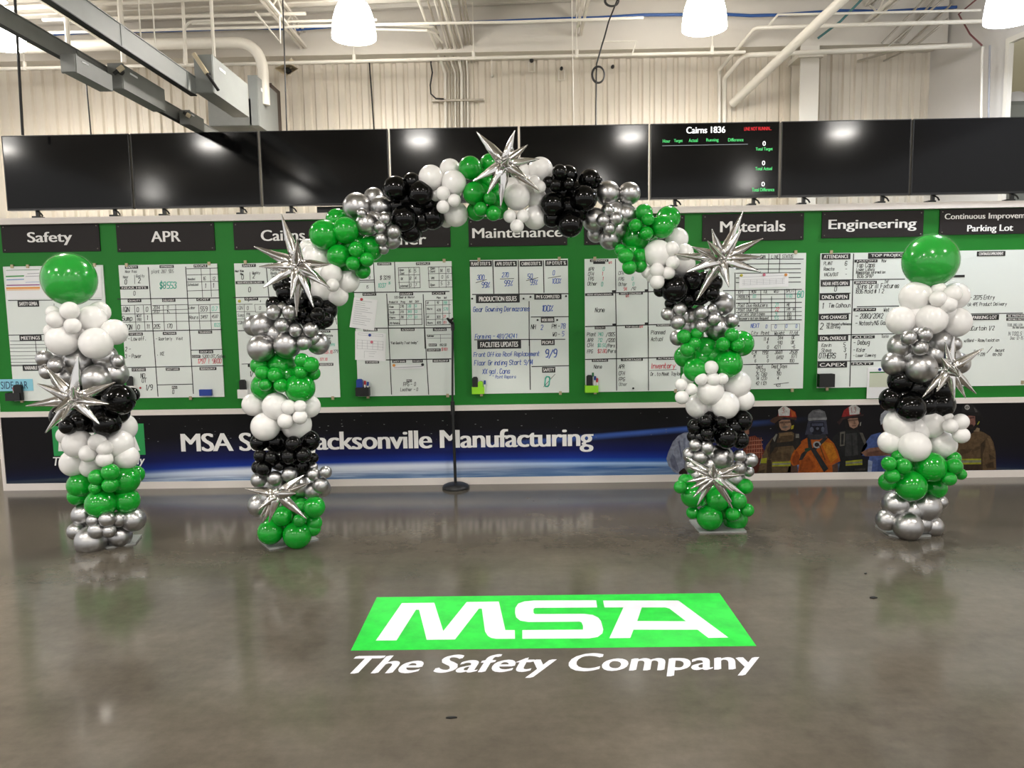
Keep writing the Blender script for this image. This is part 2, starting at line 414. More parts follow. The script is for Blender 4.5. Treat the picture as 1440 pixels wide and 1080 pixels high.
# ------------------------------------------------------------------ televisions
TVX0, PIT, TZ0, TZ1 = -4.4836, 1.13, 2.5301, 3.1703
tvlab = ['black wall television above the Safety sign', 'black television above the APR sign', 'black television above the Cairns sign',
         'black television behind the rising side of the balloon arch', 'black television beside the silver starburst on the arch crown',
         'television showing a data table headed Cairns 1836', 'black television above the Engineering sign', 'black television above the Continuous Improvement sign']
def on_tv(px, py): return at(px, py, -.0815)
for i in range(8):
    x0 = TVX0+i*PIT+.009; x1 = x0+PIT-.018; xm = (x0+x1)/2
    t = thing('television', tvlab[i], 'television', (xm, -.05, TZ0), 'televisions above the green partition')
    mb = MB(); mb.box(x0, x1, -.072, -.03, TZ0, TZ1, m_bezel); mb.box(x0+.2, x1-.2, -.03, .0, TZ0+.1, TZ1-.15, m_bezel)
    for a, b, c, d in ((x0, x0+.007, TZ0, TZ1), (x1-.007, x1, TZ0, TZ1), (x0+.007, x1-.007, TZ1-.007, TZ1), (x0+.007, x1-.007, TZ0, TZ0+.016)):
        mb.box(a, b, -.081, -.072, c, d, m_bezel)
    mb.build('casing', t)
    mb = MB(); mb.box(x0+.007, x1-.007, -.0795, -.072, TZ0+.016, TZ1-.007, m_screen); sc = mb.build('screen', t)
    for dx in (-.33, .36):
        mb = MB(); xx = xm+dx
        mb.box(xx-.013, xx+.013, -.028, 0.0, ZTOP+.036, TZ0+.3, m_bezel)
        mb.box(xx-.045, xx+.02, -.035, .05, ZTOP+.035, ZTOP+.052, m_bezel)
        mb.tube([(xx, -.03, TZ0), (xx+.035, -.03, ZTOP+.075), (xx+.05, -.03, ZTOP+.05)], .007, m_cable, 6)
        mb.build('mounting_post', t)
    if i == 5:
        def tvt(s, a, b, c, d, m, bold=.012):
            p, q = on_tv(a, (c+d)/2), on_tv(b, (c+d)/2); z1 = on_tv((a+b)/2, c).z; z0 = on_tv((a+b)/2, d).z
            mb = MB(); text_on_wall(mb, s, p.x, q.x, z0, z1, -.0803, m, bold); o = mb.build('screen_lettering', t); return o
        k = 6.857
        def g(x0, x1, y0, y1): return 900+x0/k, 900+x1/k, 160+y0/k, 160+y1/k
        tvt('Cairns 1836', *g(447, 824, 124, 186), m_tvwhite, .03)
        for s, a, b, c, d in (('Hour', 220, 292, 246, 278), ('Target', 328, 412, 244, 282), ('Actual', 470, 557, 238, 272), ('Running', 640, 758, 236, 276), ('Difference', 850, 998, 234, 266), ('Total Target', 1116, 1280, 324, 362), ('Total Actual', 1112, 1274, 512, 544), ('Total Difference', 1080, 1296, 714, 748)):
            tvt(s, *g(a, b, c, d), m_tvgreen, .010)
        for s, a, b, c, d in (('0', 1183, 1213, 264, 308), ('0', 1177, 1207, 452, 496), ('0', 1172, 1203, 656, 700)):
            tvt(s, *g(a, b, c, d), m_tvwhite, .03)
        tvt('LINE NOT RUNNIN...', *g(1005, 1270, 126, 160), m_tvred, .006)
        mb = MB(); a, b = on_tv(900+215/k, 160+308/k), on_tv(900+1040/k, 160+291/k); mb.box(a.x, b.x, -.0805, -.0795, a.z-.002, a.z+.002, mat('screen_rule', rgb(150, 155, 160), .5, emit=.4)); mb.build('screen_rule', t)
# small status screen low behind the arch
a, b = at(446, 291, .06), at(492, 304, .06)
t = thing('status_screen', 'small dark screen with a violet bar standing on the partition ledge', 'screen', (a.x, .06, ZTOP+.035))
mb = MB(); mb.box(a.x, b.x, .05, .1, ZTOP+.035, a.z, m_bezel); mb.build('casing', t)
mb = MB(); p, q = at(454, 300, .05), at(484, 302, .05); mb.box(p.x, q.x, .047, .05, q.z, p.z, m_tvpurple); mb.build('light_bar', t)

# ------------------------------------------------------------------ department signs
def sign(tl, br, texts, label):
    a, b = at(*tl, -.012), at(*br, -.012)
    t = thing('department_sign', label, 'sign', ((a.x+b.x)/2, -.006, b.z), 'department signs along the green partition')
    mb = MB(); mb.box(a.x, b.x, -.012, 0, b.z, a.z, m_sign); mb.build('panel', t)
    for (s, x0, x1, y0, y1) in texts:
        p, q = at(x0, (y0+y1)/2, -.0125), at(x1, (y0+y1)/2, -.0125)
        zt, zb = at((x0+x1)/2, y0, -.0125).z, at((x0+x1)/2, y1, -.0125).z
        mb = MB(); text_on_wall(mb, s, p.x, q.x, zb, zt, -.0127, m_white, .03); mb.build('lettering', t)
    for sx in (a.x+.022, b.x-.022):
        for sz in (a.z-.022, b.z+.022):
            mb = MB(); mb.lathe([(0, -.0155), (.004, -.015), (.006, -.012)], (sx, 0, sz), m_screw, 10, 'y'); mb.build('screw', t, True)
    return t
sign((0.5, 316), (141, 353), [('Safety', 38.3, 101.7, 326, 345)], 'charcoal department sign with white lettering Safety')
sign((162.5, 315), (302.5, 352), [('APR', 212, 254, 325, 340)], 'charcoal department sign with white lettering APR')
sign((327.5, 312.5), (467, 349), [('Cairns', 366.7, 429, 323, 338.5)], 'charcoal department sign with white lettering Cairns')
sign((493, 310), (633.5, 347), [('Leather', 514, 599.5, 329, 344.5)], 'charcoal sign mostly hidden behind black arch balloons, ending in ther')
sign((658.5, 308.5), (797.8, 344.5), [('Maintenance', 664, 791, 320, 334)], 'charcoal department sign with white lettering Maintenance')
sign((821.5, 305), (962.6, 342), [], 'charcoal sign almost hidden behind silver and green arch balloons')
sign((988, 301.5), (1130, 337), [('Materials', 1012.6, 1104.6, 310.6, 326)], 'charcoal department sign with white lettering Materials')
sign((1156.5, 298), (1298, 332.5), [('Engineering', 1165, 1289, 308, 325.5)], 'charcoal department sign with white lettering Engineering')
sign((1322.5, 294.5), (1464, 328), [('Continuous', 1328.5, 1385.8, 300, 308), ('Improvement', 1390.2, 1459, 299, 309.5), ('Parking Lot', 1360, 1424.7, 316, 328)], 'charcoal department sign with two lines reading Continuous Improvement Parking Lot')

# ------------------------------------------------------------------ whiteboards
YB = -0.012; YI = YB-.0006
class Crop:
    def __init__(s, x, y, k): s.x, s.y, s.k = x, y, k
    def p(s, X, Y, d=YI): return at(s.x+X/s.k, s.y+Y/s.k, d)
C1 = Crop(0, 280, 3.858); C2 = Crop(160, 280, 3.858); C3 = Crop(320, 280, 5.144); C4 = Crop(480, 280, 5.144); C4B = Crop(480, 460, 7.717)
C5 = Crop(640, 280, 5.144); C5B = Crop(640, 460, 4.5); C6 = Crop(800, 280, 5.144); C7 = Crop(960, 280, 3.858); C8 = Crop(1140, 280, 3.857)
PXC = Crop(0, 0, 1)
def board(tl, br, label, lines=(), labels=(), writing=(), clips=()):
    a, b = at(*tl, YB), at(*br, YB)
    t = thing('whiteboard', label, 'whiteboard', ((a.x+b.x)/2, YB/2, b.z), 'whiteboards along the green partition')
    pan = mb = MB(); mb.box(a.x, b.x, YB, -.0006, b.z, a.z, m_board)
    if lines:
        for (c, pts, w) in lines:
            P = [c.p(*q) for q in pts]
            for p, q in zip(P, P[1:]): ribbon(mb, (p.x, YI, p.z), (q.x, YI, q.z), w, m_black)
    for (c, x0, y0, x1, y1, s) in labels:
        p, q = c.p(x0, y0), c.p(x1, y1)
        mb = MB(); mb.box(p.x, q.x, YB-.002, YB, q.z, p.z, m_black)
        if s:
            dx, dz = (q.x-p.x)*.07, (p.z-q.z)*.2; text_on_wall(mb, s, p.x+dx, q.x-dx, q.z+dz, p.z-dz, YB-.0023, m_white, .02)
        mb.build('header_label', t)
    for (c, x, y, h, s, col) in writing:
        m = {'k': m_ink, 'b': m_blue, 'r': m_red, 't': m_teal, 'y': m_grayink}[col]
        p = c.p(x, y); hm = h/c.k*mpp(p)
        hand(pan, s, p, hm, m, YI-.0003, w=max(.0035, hm*.13))
    pan.build('board_panel', t)
    for (px, py) in clips:
        p = at(px, py, YB); mb = MB(); mb.box(p.x-.012, p.x+.012, YB-.006, -.0006, p.z-.02, p.z+.012, m_clip); mb.build('wall_clip', t)
    return t
def HV(c, xs, y): return (c, [(xs[0], y[0]), (xs[1], y[1])], .006)

# Safety board
L = [(C1, [(45, 550), (550, 546)], .007), (C1, [(45, 738), (420, 732)], .007)]
for y in (770, 790, 808, 828, 850, 868, 886, 900): L.append((C1, [(55, y), (250, y-2)], .004))
L += [(C1, [(192, 768), (203, 900)], .006), (C1, [(250, 768), (256, 880)], .006), (C1, [(60, 905), (400, 900)], .007)]
board((4, 375), (158, 562), 'whiteboard under the Safety sign, behind the starburst column', L,
      [(C1, 95, 552, 213, 583, 'SAFETY GEMBA'), (C1, 105, 738, 227, 768, 'MEETINGS'), (C1, 122, 900, 262, 930, 'VARIABLE SPEED'), (C1, 470, 368, 545, 390, '')],
      [(C1, 290, 585, 18, '1', 'k')], [(17, 374), (39, 374), (133, 372), (31, 563)])
# APR board
L = [(C2, [(20, 542), (575, 536)], .008), (C2, [(40, 718), (588, 708)], .008), (C2, [(58, 914), (598, 904)], .008),
     (C2, [(187, 370), (240, 1070)], .008), (C2, [(390, 368), (432, 1055)], .008), (C2, [(35, 577), (200, 573)], .005), (C2, [(40, 624), (575, 616)], .005), (C2, [(42, 668), (578, 660)], .005),
     (C2, [(112, 577), (122, 712)], .005), (C2, [(160, 577), (170, 712)], .005), (C2, [(268, 575), (275, 712)], .005), (C2, [(335, 572), (342, 708)], .005), (C2, [(210, 577), (400, 572)], .005), (C2, [(210, 604), (400, 598)], .005),
     (C2, [(395, 378), (566, 374)], .006), (C2, [(397, 412), (568, 407)], .005), (C2, [(399, 450), (570, 446)], .005), (C2, [(401, 498), (572, 493)], .005), (C2, [(473, 376), (482, 535)], .005), (C2, [(522, 376), (530, 530)], .005),
     (C2, [(460, 575), (468, 705)], .005), (C2, [(522, 575), (530, 705)], .005), (C2, [(405, 575), (575, 570)], .005), (C2, [(420, 820), (590, 815)], .007), (C2, [(238, 1008), (426, 1004)], .007), (C2, [(112, 412), (114, 460)], .004)]
board((166.5, 373), (315.5, 558), 'whiteboard under the APR sign with a blue eraser at its foot', L,
      [(C2, 60, 361, 132, 377, 'SAFETY'), (C2, 248, 359, 326, 373, 'ATTENDANCE'), (C2, 433, 355, 508, 370, 'PEOPLE'), (C2, 33, 474, 187, 488, 'NEAR HITS'), (C2, 75, 543, 150, 559, 'QUALITY'), (C2, 262, 541, 335, 557, 'DELIVERY'), (C2, 448, 536, 523, 552, 'COST'),
       (C2, 80, 725, 158, 740, 'TOP 3 ISSUES'), (C2, 266, 721, 340, 736, 'ACTIONS'), (C2, 458, 714, 534, 729, 'TRAINING'), (C2, 462, 820, 540, 836, 'GROUP OTE'), (C2, 425, 846, 470, 861, 'COST'), (C2, 97, 917, 174, 934, 'OT SCHEDULE'), (C2, 282, 915, 358, 930, 'SAFETY SHARE'), (C2, 465, 912, 557, 927, 'ISSUES FOLLOW UP'), (C2, 315, 1014, 345, 1029, 'PRO')],
      [(C2, 60, 462, 26, '0', 'k'), (C2, 132, 455, 26, '2', 'k'), (C2, 108, 522, 22, 'O', 'k'), (C2, 50, 430, 14, 'Near', 'y'), (C2, 120, 424, 14, 'Quality', 'y'), (C2, 62, 400, 14, 'Near Miss', 'y'), (C2, 205, 402, 18, 'plant 287,905', 'y'), (C2, 250, 485, 34, '$8553', 't'), (C2, 484, 440, 18, '16', 'k'), (C2, 535, 440, 18, '12', 'k'), (C2, 492, 482, 24, '1', 'k'), (C2, 537, 480, 24, '1', 'k'), (C2, 402, 440, 12, 'Needed', 'y'), (C2, 402, 470, 12, 'Scheduled', 'y'),
       (C2, 45, 612, 26, 'IQN', 'k'), (C2, 46, 660, 26, 'Sump', 'k'), (C2, 60, 708, 26, 'CQN', 'k'), (C2, 124, 612, 24, '0', 'k'), (C2, 175, 610, 24, '0', 'k'), (C2, 124, 640, 13, 'NEXT', 'k'), (C2, 124, 660, 13, '1700', 'k'), (C2, 178, 655, 24, '1', 'k'), (C2, 130, 706, 24, '0', 'k'), (C2, 178, 702, 22, '11', 'k'), (C2, 214, 598, 18, '2014', 'k'), (C2, 286, 596, 18, '11', 'k'), (C2, 215, 622, 18, '2017', 'k'), (C2, 287, 620, 18, '15', 'k'), (C2, 218, 702, 22, '205', 'k'), (C2, 288, 700, 22, '170', 'k'),
       (C2, 408, 596, 13, 'Labor', 'k'), (C2, 470, 608, 24, '559', 'k'), (C2, 533, 606, 22, '0.7', 't'), (C2, 410, 650, 18, 'Hours', 'k'), (C2, 472, 648, 18, '3497', 'k'), (C2, 533, 645, 16, '4587', 'k'), (C2, 533, 692, 18, '+1022', 't'),
       (C2, 62, 768, 20, '1 - Low eff.', 'k'), (C2, 62, 825, 22, '2 -', 'k'), (C2, 62, 862, 20, '3 - Power', 'k'), (C2, 228, 766, 16, '- Quarterly + Visit', 'k'), (C2, 234, 848, 18, '. IKE', 'k'), (C2, 482, 862, 17, '5200 OTC/Sales', 'k'), (C2, 432, 892, 24, '+ 1797 ! 9800', 'r'), (C2, 145, 970, 24, 'NO', 'k'), (C2, 152, 995, 24, 'OT', 'k'), (C2, 172, 1035, 28, '1/9', 'k'), (C2, 318, 1056, 22, '0', 'k')],
      [(178, 372), (294, 370), (268, 559)])
# Cairns board
L = [(C3, [(42, 712), (560, 705)], .008), (C3, [(280, 490), (300, 715)], .008), (C3, [(162, 528), (164, 585)], .004), (C3, [(60, 762), (180, 760)], .005), (C3, [(62, 815), (200, 813)], .004), (C3, [(68, 868), (200, 866)], .004), (C3, [(120, 764), (124, 930)], .004), (C3, [(195, 762), (203, 818)], .004), (C3, [(195, 762), (275, 760)], .004), (C3, [(203, 818), (278, 816)], .004),
     (C3, [(78, 952), (300, 948)], .008), (C3, [(660, 945), (805, 942)], .008), (C2, [(695, 895), (760, 893)], .006), (C3, [(700, 870), (790, 868)], .004), (C3, [(760, 760), (790, 905)], .005)]
board((329, 370.5), (478.5, 558.5), 'whiteboard under the Cairns sign, largely behind the arch leg', L,
      [(C3, 105, 470, 205, 490, 'SAFETY'), (C3, 58, 594, 266, 612, 'NEAR HITS/CLOSE CALLS/ETC'), (C3, 122, 710, 222, 732, 'QUALITY'), (C3, 660, 950, 744, 965, 'COST'), (C3, 690, 1035, 748, 1050, 'ACTUAL'), (Crop(160, 440, 4.5), 1300, 318, 1390, 334, 'ISSUES FOLLOW UP'), (Crop(160, 440, 4.5), 848, 325, 870, 342, '')],
      [(C3, 100, 580, 32, '0', 'k'), (C3, 182, 572, 30, '2', 'k'), (C3, 55, 528, 14, 'Near Miss', 'k'), (C3, 92, 548, 14, 'New', 'k'), (C3, 180, 542, 16, 'Quality', 'k'), (C3, 152, 672, 34, 'O', 'k'), (C3, 312, 520, 18, 'Pants are', 'k'), (C3, 312, 545, 18, 'Ready to', 'k'), (C3, 315, 568, 18, 'Tools', 'k'), (C3, 68, 800, 26, 'IQN', 'y'), (C3, 140, 802, 26, '0', 'k'), (C3, 228, 800, 24, '0', 'k'), (C3, 72, 850, 22, 'Sump', 'y'), (C3, 135, 840, 16, '1716', 'k'), (C3, 75, 905, 24, 'CQN', 'y'), (C3, 150, 745, 14, 'P', 'k'), (C3, 235, 745, 14, 'A', 'k'), (C3, 705, 995, 16, 'Rentals', 'k'), (C3, 705, 1015, 16, 'Labor', 'k'), (C3, 705, 1035, 16, 'Scrap', 'k'), (C3, 715, 1065, 20, '87 PPH', 't'),
       (Crop(160, 440, 4.5), 1328, 258, 20, '405.10', 'r'), (Crop(160, 440, 4.5), 1390, 252, 18, '279', 'k'), (Crop(160, 440, 4.5), 1305, 302, 16, '377.10', 'r'), (Crop(160, 440, 4.5), 858, 400, 30, '1/', 'k')],
      [(345, 368), (468, 559)])
# Leather board
L = [(C4, [(85, 676), (780, 668)], .009), (C4, [(232, 455), (243, 672)], .008), (C4, [(385, 455), (394, 672)], .008), (C4, [(85, 588), (235, 586)], .008), (C4, [(85, 602), (235, 600)], .006), (C4, [(95, 935), (790, 930)], .009), (C4, [(328, 685), (348, 1080)], .008), (C4, [(592, 690), (606, 1080)], .008),
     (C4B, [(488, 356), (1190, 345)], .009), (C4B, [(512, 20), (545, 730)], .008), (C4B, [(905, 20), (948, 730)], .008)]
for (x0, y0, x1, y1, xs, ys) in ((412, 497, 565, 645, (488, 525), (550, 603)), (628, 492, 798, 640, (705, 755), (540, 590))):
    L.append((C4, [(x0, y0), (x1, y0-4), (x1+6, y1-4), (x0+8, y1), (x0, y0)], .005))
    for x in xs: L.append((C4, [(x, y0-2), (x+3, y1)], .004))
    for y in ys: L.append((C4, [(x0, y), (x1+3, y-3)], .004))
L.append((C4, [(340, 760), (580, 755), (584, 908), (344, 913), (340, 760)], .005))
for x in (420, 470, 526): L.append((C4, [(x, 758), (x+2, 910)], .004))
for y in (800, 838, 873): L.append((C4, [(340, y), (582, y-4)], .004))
L.append((C4, [(610, 735), (808, 730)], .005)); L.append((C4, [(612, 912), (790, 908)], .005)); L.append((C4, [(610, 735), (614, 912)], .005))
for x in (678, 732, 778): L.append((C4, [(x, 732), (x+3, 910)], .004))
for y in (768, 830, 872): L.append((C4, [(612, y), (790, y-4)], .004))
L += [(C4B, [(925, 85), (1185, 78)], .003), (C4B, [(930, 122), (1190, 118)], .003), (C4B, [(1075, 82), (1078, 165)], .003)]
board((496.5, 369.5), (639.5, 555.5), 'whiteboard behind the microphone stand with pinned papers', L,
      [(C4, 260, 460, 362, 478, 'ATTENDANCE'), (C4, 540, 458, 642, 476, 'PEOPLE'), (C4, 153, 680, 253, 698, 'QUALITY'), (C4, 420, 676, 520, 696, 'DELIVERY'), (C4, 655, 672, 753, 691, 'COST'), (C4, 160, 935, 262, 955, 'ISSUES'), (C4, 430, 934, 530, 953, 'ACTION PLAN'), (C4, 662, 934, 762, 953, 'TRAINING'),
       (C4B, 258, 366, 410, 394, 'OT SCHEDULE'), (C4B, 552, 358, 703, 386, 'SAFETY SHARE'), (C4B, 770, 356, 885, 383, 'PROJECT'), (C4B, 990, 350, 1170, 380, 'ISSUES FOLLOW UP'), (C4B, 706, 568, 766, 596, 'PRO'), (C4B, 948, 180, 1036, 208, 'BUDGET'), (C4B, 930, 234, 1078, 262, 'GROUP OTE')],
      [(C4, 280, 582, 26, '$ 3219', 'k'), (C4, 265, 640, 30, '1037', 't'), (C4, 340, 615, 16, '35', 't'), (C4, 200, 575, 18, '0', 'k'), (C4, 180, 645, 20, '15', 'k'), (C4, 492, 530, 24, '6', 'k'), (C4, 530, 530, 24, '5', 'k'), (C4, 494, 585, 24, '8', 'k'), (C4, 532, 582, 22, '4', 'k'), (C4, 495, 635, 24, '0', 'k'), (C4, 535, 630, 22, '7', 'k'), (C4, 420, 520, 15, 'Open', 'k'), (C4, 425, 545, 15, 'Cost', 'k'), (C4, 430, 585, 16, 'OK', 'k'), (C4, 428, 636, 15, 'planned', 'k'), (C4, 645, 508, 15, 'Open', 'k'), (C4, 640, 530, 15, 'Count', 'k'), (C4, 650, 580, 16, 'VMI', 'k'), (C4, 645, 628, 15, 'Open', 'k'), (C4, 712, 530, 24, '14', 'k'), (C4, 762, 528, 24, '10', 'k'), (C4, 725, 574, 22, '0', 'k'), (C4, 765, 572, 22, '6', 'k'), (C4, 720, 622, 24, '5', 'k'), (C4, 768, 622, 24, '3', 'k'),
       (C4, 385, 718, 15, '513 (Gear or Hours)', 'k'), (C4, 345, 752, 13, 'Product #', 'k'), (C4, 430, 750, 14, 'Prog', 'k'), (C4, 492, 748, 14, 'Act', 'k'), (C4, 535, 748, 14, 'Diff', 'k'), (C4, 348, 786, 14, 'Foam', 'k'), (C4, 348, 826, 14, 'Tough', 'k'), (C4, 348, 864, 14, 'Visors', 'k'), (C4, 352, 905, 14, 'FB Pallets', 'k'), (C4, 426, 784, 16, '276', 'k'), (C4, 426, 824, 16, '273', 'k'), (C4, 428, 862, 16, '216', 'k'), (C4, 476, 784, 20, '518', 't'), (C4, 476, 824, 20, '348', 't'), (C4, 478, 862, 20, '277', 't'), (C4, 530, 782, 18, '51', 't'), (C4, 530, 822, 18, '53', 't'), (C4, 532, 862, 18, '61', 't'),
       (C4, 618, 758, 14, 'OT', 'k'), (C4, 690, 756, 16, '92', 'k'), (C4, 736, 760, 22, '188', 't'), (C4, 620, 800, 14, 'Hours', 'k'), (C4, 690, 812, 18, '478', 'k'), (C4, 740, 805, 20, '578', 't'), (C4, 620, 860, 14, 'OT', 'k'), (C4, 688, 862, 18, '303', 'k'), (C4, 738, 858, 18, '27', 'r'), (C4, 622, 902, 14, 'Hours', 'k'), (C4, 690, 902, 16, '1070', 'k'), (C4, 738, 900, 18, '101', 'r'), (C4, 690, 720, 14, 'Plan', 'k'), (C4, 742, 720, 14, 'Act', 'k'),
       (C4B, 530, 185, 24, '"Fab Quality 7 out today"', 'k'), (C4B, 930, 105, 18, 'Customer', 'k'), (C4B, 1065, 205, 22, '1952.50', 'k'), (C4B, 1088, 255, 30, '$1101', 'r'), (C4B, 672, 640, 40, 'FPG - 0', 'k'), (C4B, 642, 695, 34, 'Leather - 0', 'k')],
      [(517.5, 557), (629.5, 555.5), (624.5, 366)])
# Maintenance board
L = [(C5, [(272, 445), (280, 682)], .009), (C5, [(457, 445), (462, 682)], .009), (C5, [(638, 445), (643, 675)], .009), (C5, [(125, 690), (822, 684)], .009), (C5, [(535, 740), (536, 1060)], .008), (C5, [(550, 853), (822, 850)], .008), (C5, [(140, 1018), (795, 1014)], .008), (C5B, [(470, 80), (476, 395)], .009), (C5B, [(485, 250), (720, 244)], .008),
     (C5, [(150, 605), (228, 582)], .005), (C5, [(326, 578), (425, 574)], .005), (C5, [(515, 590), (600, 568)], .005), (C5, [(672, 572), (765, 556)], .005), (C5B, [(560, 378), (632, 298)], .004)]
board((660.5, 366), (800.2, 552), 'whiteboard under the Maintenance sign with large blue handwriting', L,
      [(C5, 105, 448, 266, 487, 'PLANT DT/UT %'), (C5, 286, 448, 447, 487, 'APR DT/UT %'), (C5, 468, 447, 630, 486, 'CAIRNS DT/UT %'), (C5, 652, 443, 813, 482, 'F/P DT/UT %'), (C5, 150, 694, 468, 748, 'PRODUCTION ISSUES'), (C5, 572, 688, 770, 724, 'PM % COMPLETED'), (C5, 620, 856, 718, 892, 'WORK ORDERS'), (C5, 160, 1022, 478, 1080, 'FACILITIES UPDATES'), (C5B, 545, 80, 630, 114, 'PEOPLE'), (C5B, 550, 253, 634, 287, 'SAFETY')],
      [(C5, 158, 584, 34, '300', 'b'), (C5, 190, 640, 38, '99%', 'b'), (C5, 338, 565, 32, '270', 'b'), (C5, 355, 628, 38, '99%', 'b'), (C5, 525, 575, 34, '50', 'b'), (C5, 540, 620, 36, '99%', 'b'), (C5, 705, 550, 32, '0', 'b'), (C5, 700, 610, 34, '100%', 'b'), (C5, 132, 815, 34, 'Gear Gowning Dermazones', 'b'), (C5, 625, 812, 42, '100%', 'b'), (C5, 550, 940, 32, 'NH', 'k'), (C5, 620, 945, 34, '2', 'b'), (C5, 700, 935, 30, 'PM -', 'k'), (C5, 762, 935, 34, '78', 'b'), (C5, 705, 992, 28, 'WO -', 'k'), (C5, 775, 990, 32, '5', 'b'), (C5, 143, 1010, 32, 'Forming - 481/24241', 'b'),
       (C5B, 118, 188, 28, 'Front Office Roof Replacement', 'b'), (C5B, 122, 242, 30, 'Floor Grinding Start 9/14', 'b'), (C5B, 172, 296, 30, 'XX gal. Cans', 'b'), (C5B, 235, 325, 20, '* Paint Repairs', 'b'), (C5B, 568, 190, 48, '9/9', 'b'), (C5B, 566, 376, 64, 'O', 't')],
      [(673.5, 364.5), (786.5, 363), (677, 554), (788, 552)])
# board behind the arch descent
L = [(C6, [(337, 435), (340, 670)], .008), (C6, [(572, 580), (574, 905)], .008), (C6, [(120, 685), (640, 668)], .009), (C6, [(338, 670), (345, 1080)], .008), (C6, [(120, 922), (740, 905)], .009), (C6, [(572, 905), (575, 1080)], .008), (C5B, [(1020, 0), (1022, 400)], .008), (C5B, [(1222, 0), (1224, 400)], .008), (C5B, [(825, 205), (1395, 190)], .009), (C5B, [(1230, 275), (1400, 268)], .004)]
for x, y in ((325, 667), (562, 660), (328, 908), (562, 900)): L.append((C6, [(x-9, y), (x+9, y-1)], .018))
board((822, 364.2), (956.5, 549.5), 'whiteboard with the word None, beneath the green arch balloons', L,
      [(C6, 152, 437, 286, 453, 'ATTENDANCE'), (C6, 176, 455, 262, 468, ''), (C6, 118, 682, 322, 698, 'NEAR HITS/ACCIDENTS'), (C6, 362, 674, 535, 690, 'SAFETY CONCERNS'), (C6, 620, 668, 700, 684, ''), (C6, 187, 922, 264, 940, 'QUALITY'), (C6, 406, 915, 508, 931, 'TOP ISSUES'), (C6, 632, 904, 735, 920, 'SCHEDULE'), (C5B, 865, 203, 968, 219, 'STAFFING'), (C5B, 1050, 198, 1188, 213, 'SHORTAGES'), (C5B, 1274, 190, 1392, 206, 'ACTIONS')],
      [(C6, 140, 520, 26, 'APR', 'k'), (C6, 138, 555, 26, 'CFH', 'k'), (C6, 140, 590, 26, 'FPG', 'k'), (C6, 135, 625, 26, 'Other', 'k'), (C6, 244, 518, 26, 'O', 't'), (C6, 238, 552, 24, '1', 'r'), (C6, 242, 588, 24, '1', 'r'), (C6, 234, 630, 28, 'O', 't'), (C6, 288, 466, 14, '8/5', 'r'), (C6, 358, 548, 24, 'CFH', 'k'), (C6, 360, 590, 24, 'FPG', 'k'), (C6, 358, 628, 24, 'Other', 'k'), (C6, 456, 588, 24, 'O', 't'), (C6, 460, 625, 24, 'O', 't'), (C6, 395, 662, 24, '94', 'r'), (C6, 450, 658, 22, '/92', 'k'), (C6, 190, 818, 32, 'None', 'k'), (C6, 412, 708, 14, '8/5', 'r'), (C6, 512, 930, 14, '8/5', 'r'),
       (C6, 132, 992, 26, 'Plant', 'k'), (C6, 208, 990, 24, '740', 't'), (C6, 268, 992, 26, '/1305', 'k'), (C6, 134, 1034, 26, 'APR', 'k'), (C6, 208, 1032, 24, '712', 't'), (C6, 268, 1034, 26, '/1200', 'k'), (C6, 134, 1070, 26, 'CFH', 'k'), (C6, 208, 1070, 24, '$0.50', 't'), (C6, 270, 1072, 24, '/Pers', 'k'), (C5B, 836, 165, 22, 'FPG', 'k'), (C5B, 902, 163, 22, '$2.80', 'r'), (C5B, 958, 163, 22, '/Pers', 'k'),
       (C6, 595, 978, 28, 'Planned', 'k'), (C6, 595, 1026, 28, 'Actual', 'k'), (C5B, 878, 262, 24, 'None', 'k'), (C5B, 1035, 262, 24, 'APR', 'k'), (C5B, 1035, 305, 24, 'CFH', 'k'), (C5B, 1035, 342, 24, 'FPG', 'k'), (C5B, 1035, 372, 20, 'Other', 'y'), (C5B, 1235, 262, 32, 'Inventory', 'r'), (C5B, 1236, 308, 22, 'Dr. to Meet Taylor', 'k')],
      [(836.5, 363), (837, 551), (950, 549)])
# Materials board
L = [(C7, [(365, 325), (655, 325)], .007), (C7, [(290, 352), (640, 350)], .007), (C7, [(290, 380), (640, 378)], .007), (C7, [(290, 402), (640, 400)], .007), (C7, [(290, 428), (640, 425)], .007), (C7, [(290, 453), (640, 450)], .007), (C7, [(220, 497), (645, 490)], .008), (C7, [(290, 520), (645, 514)], .006), (C7, [(292, 545), (610, 540)], .006), (C7, [(290, 565), (645, 560)], .008), (C7, [(290, 592), (645, 588)], .006), (C7, [(290, 615), (645, 610)], .006), (C7, [(290, 637), (645, 632)], .006), (C7, [(290, 660), (645, 655)], .008),
     (C7, [(368, 300), (372, 325)], .006), (C7, [(468, 298), (464, 398)], .006), (C7, [(528, 298), (524, 396)], .006), (C7, [(284, 400), (284, 660)], .008), (C7, [(362, 495), (362, 562)], .006), (C7, [(424, 493), (424, 560)], .006), (C7, [(482, 528), (482, 658)], .006), (C7, [(553, 490), (553, 656)], .006), (C7, [(612, 488), (612, 655)], .006), (C7, [(480, 680), (635, 676), (635, 712), (480, 715), (480, 680)], .003), (C7, [(555, 678), (555, 713)], .003),
     (C7, [(360, 742), (632, 738)], .008), (C7, [(370, 822), (630, 818)], .008), (C7, [(330, 898), (628, 892)], .008), (C7, [(495, 1005), (575, 996)], .005)]
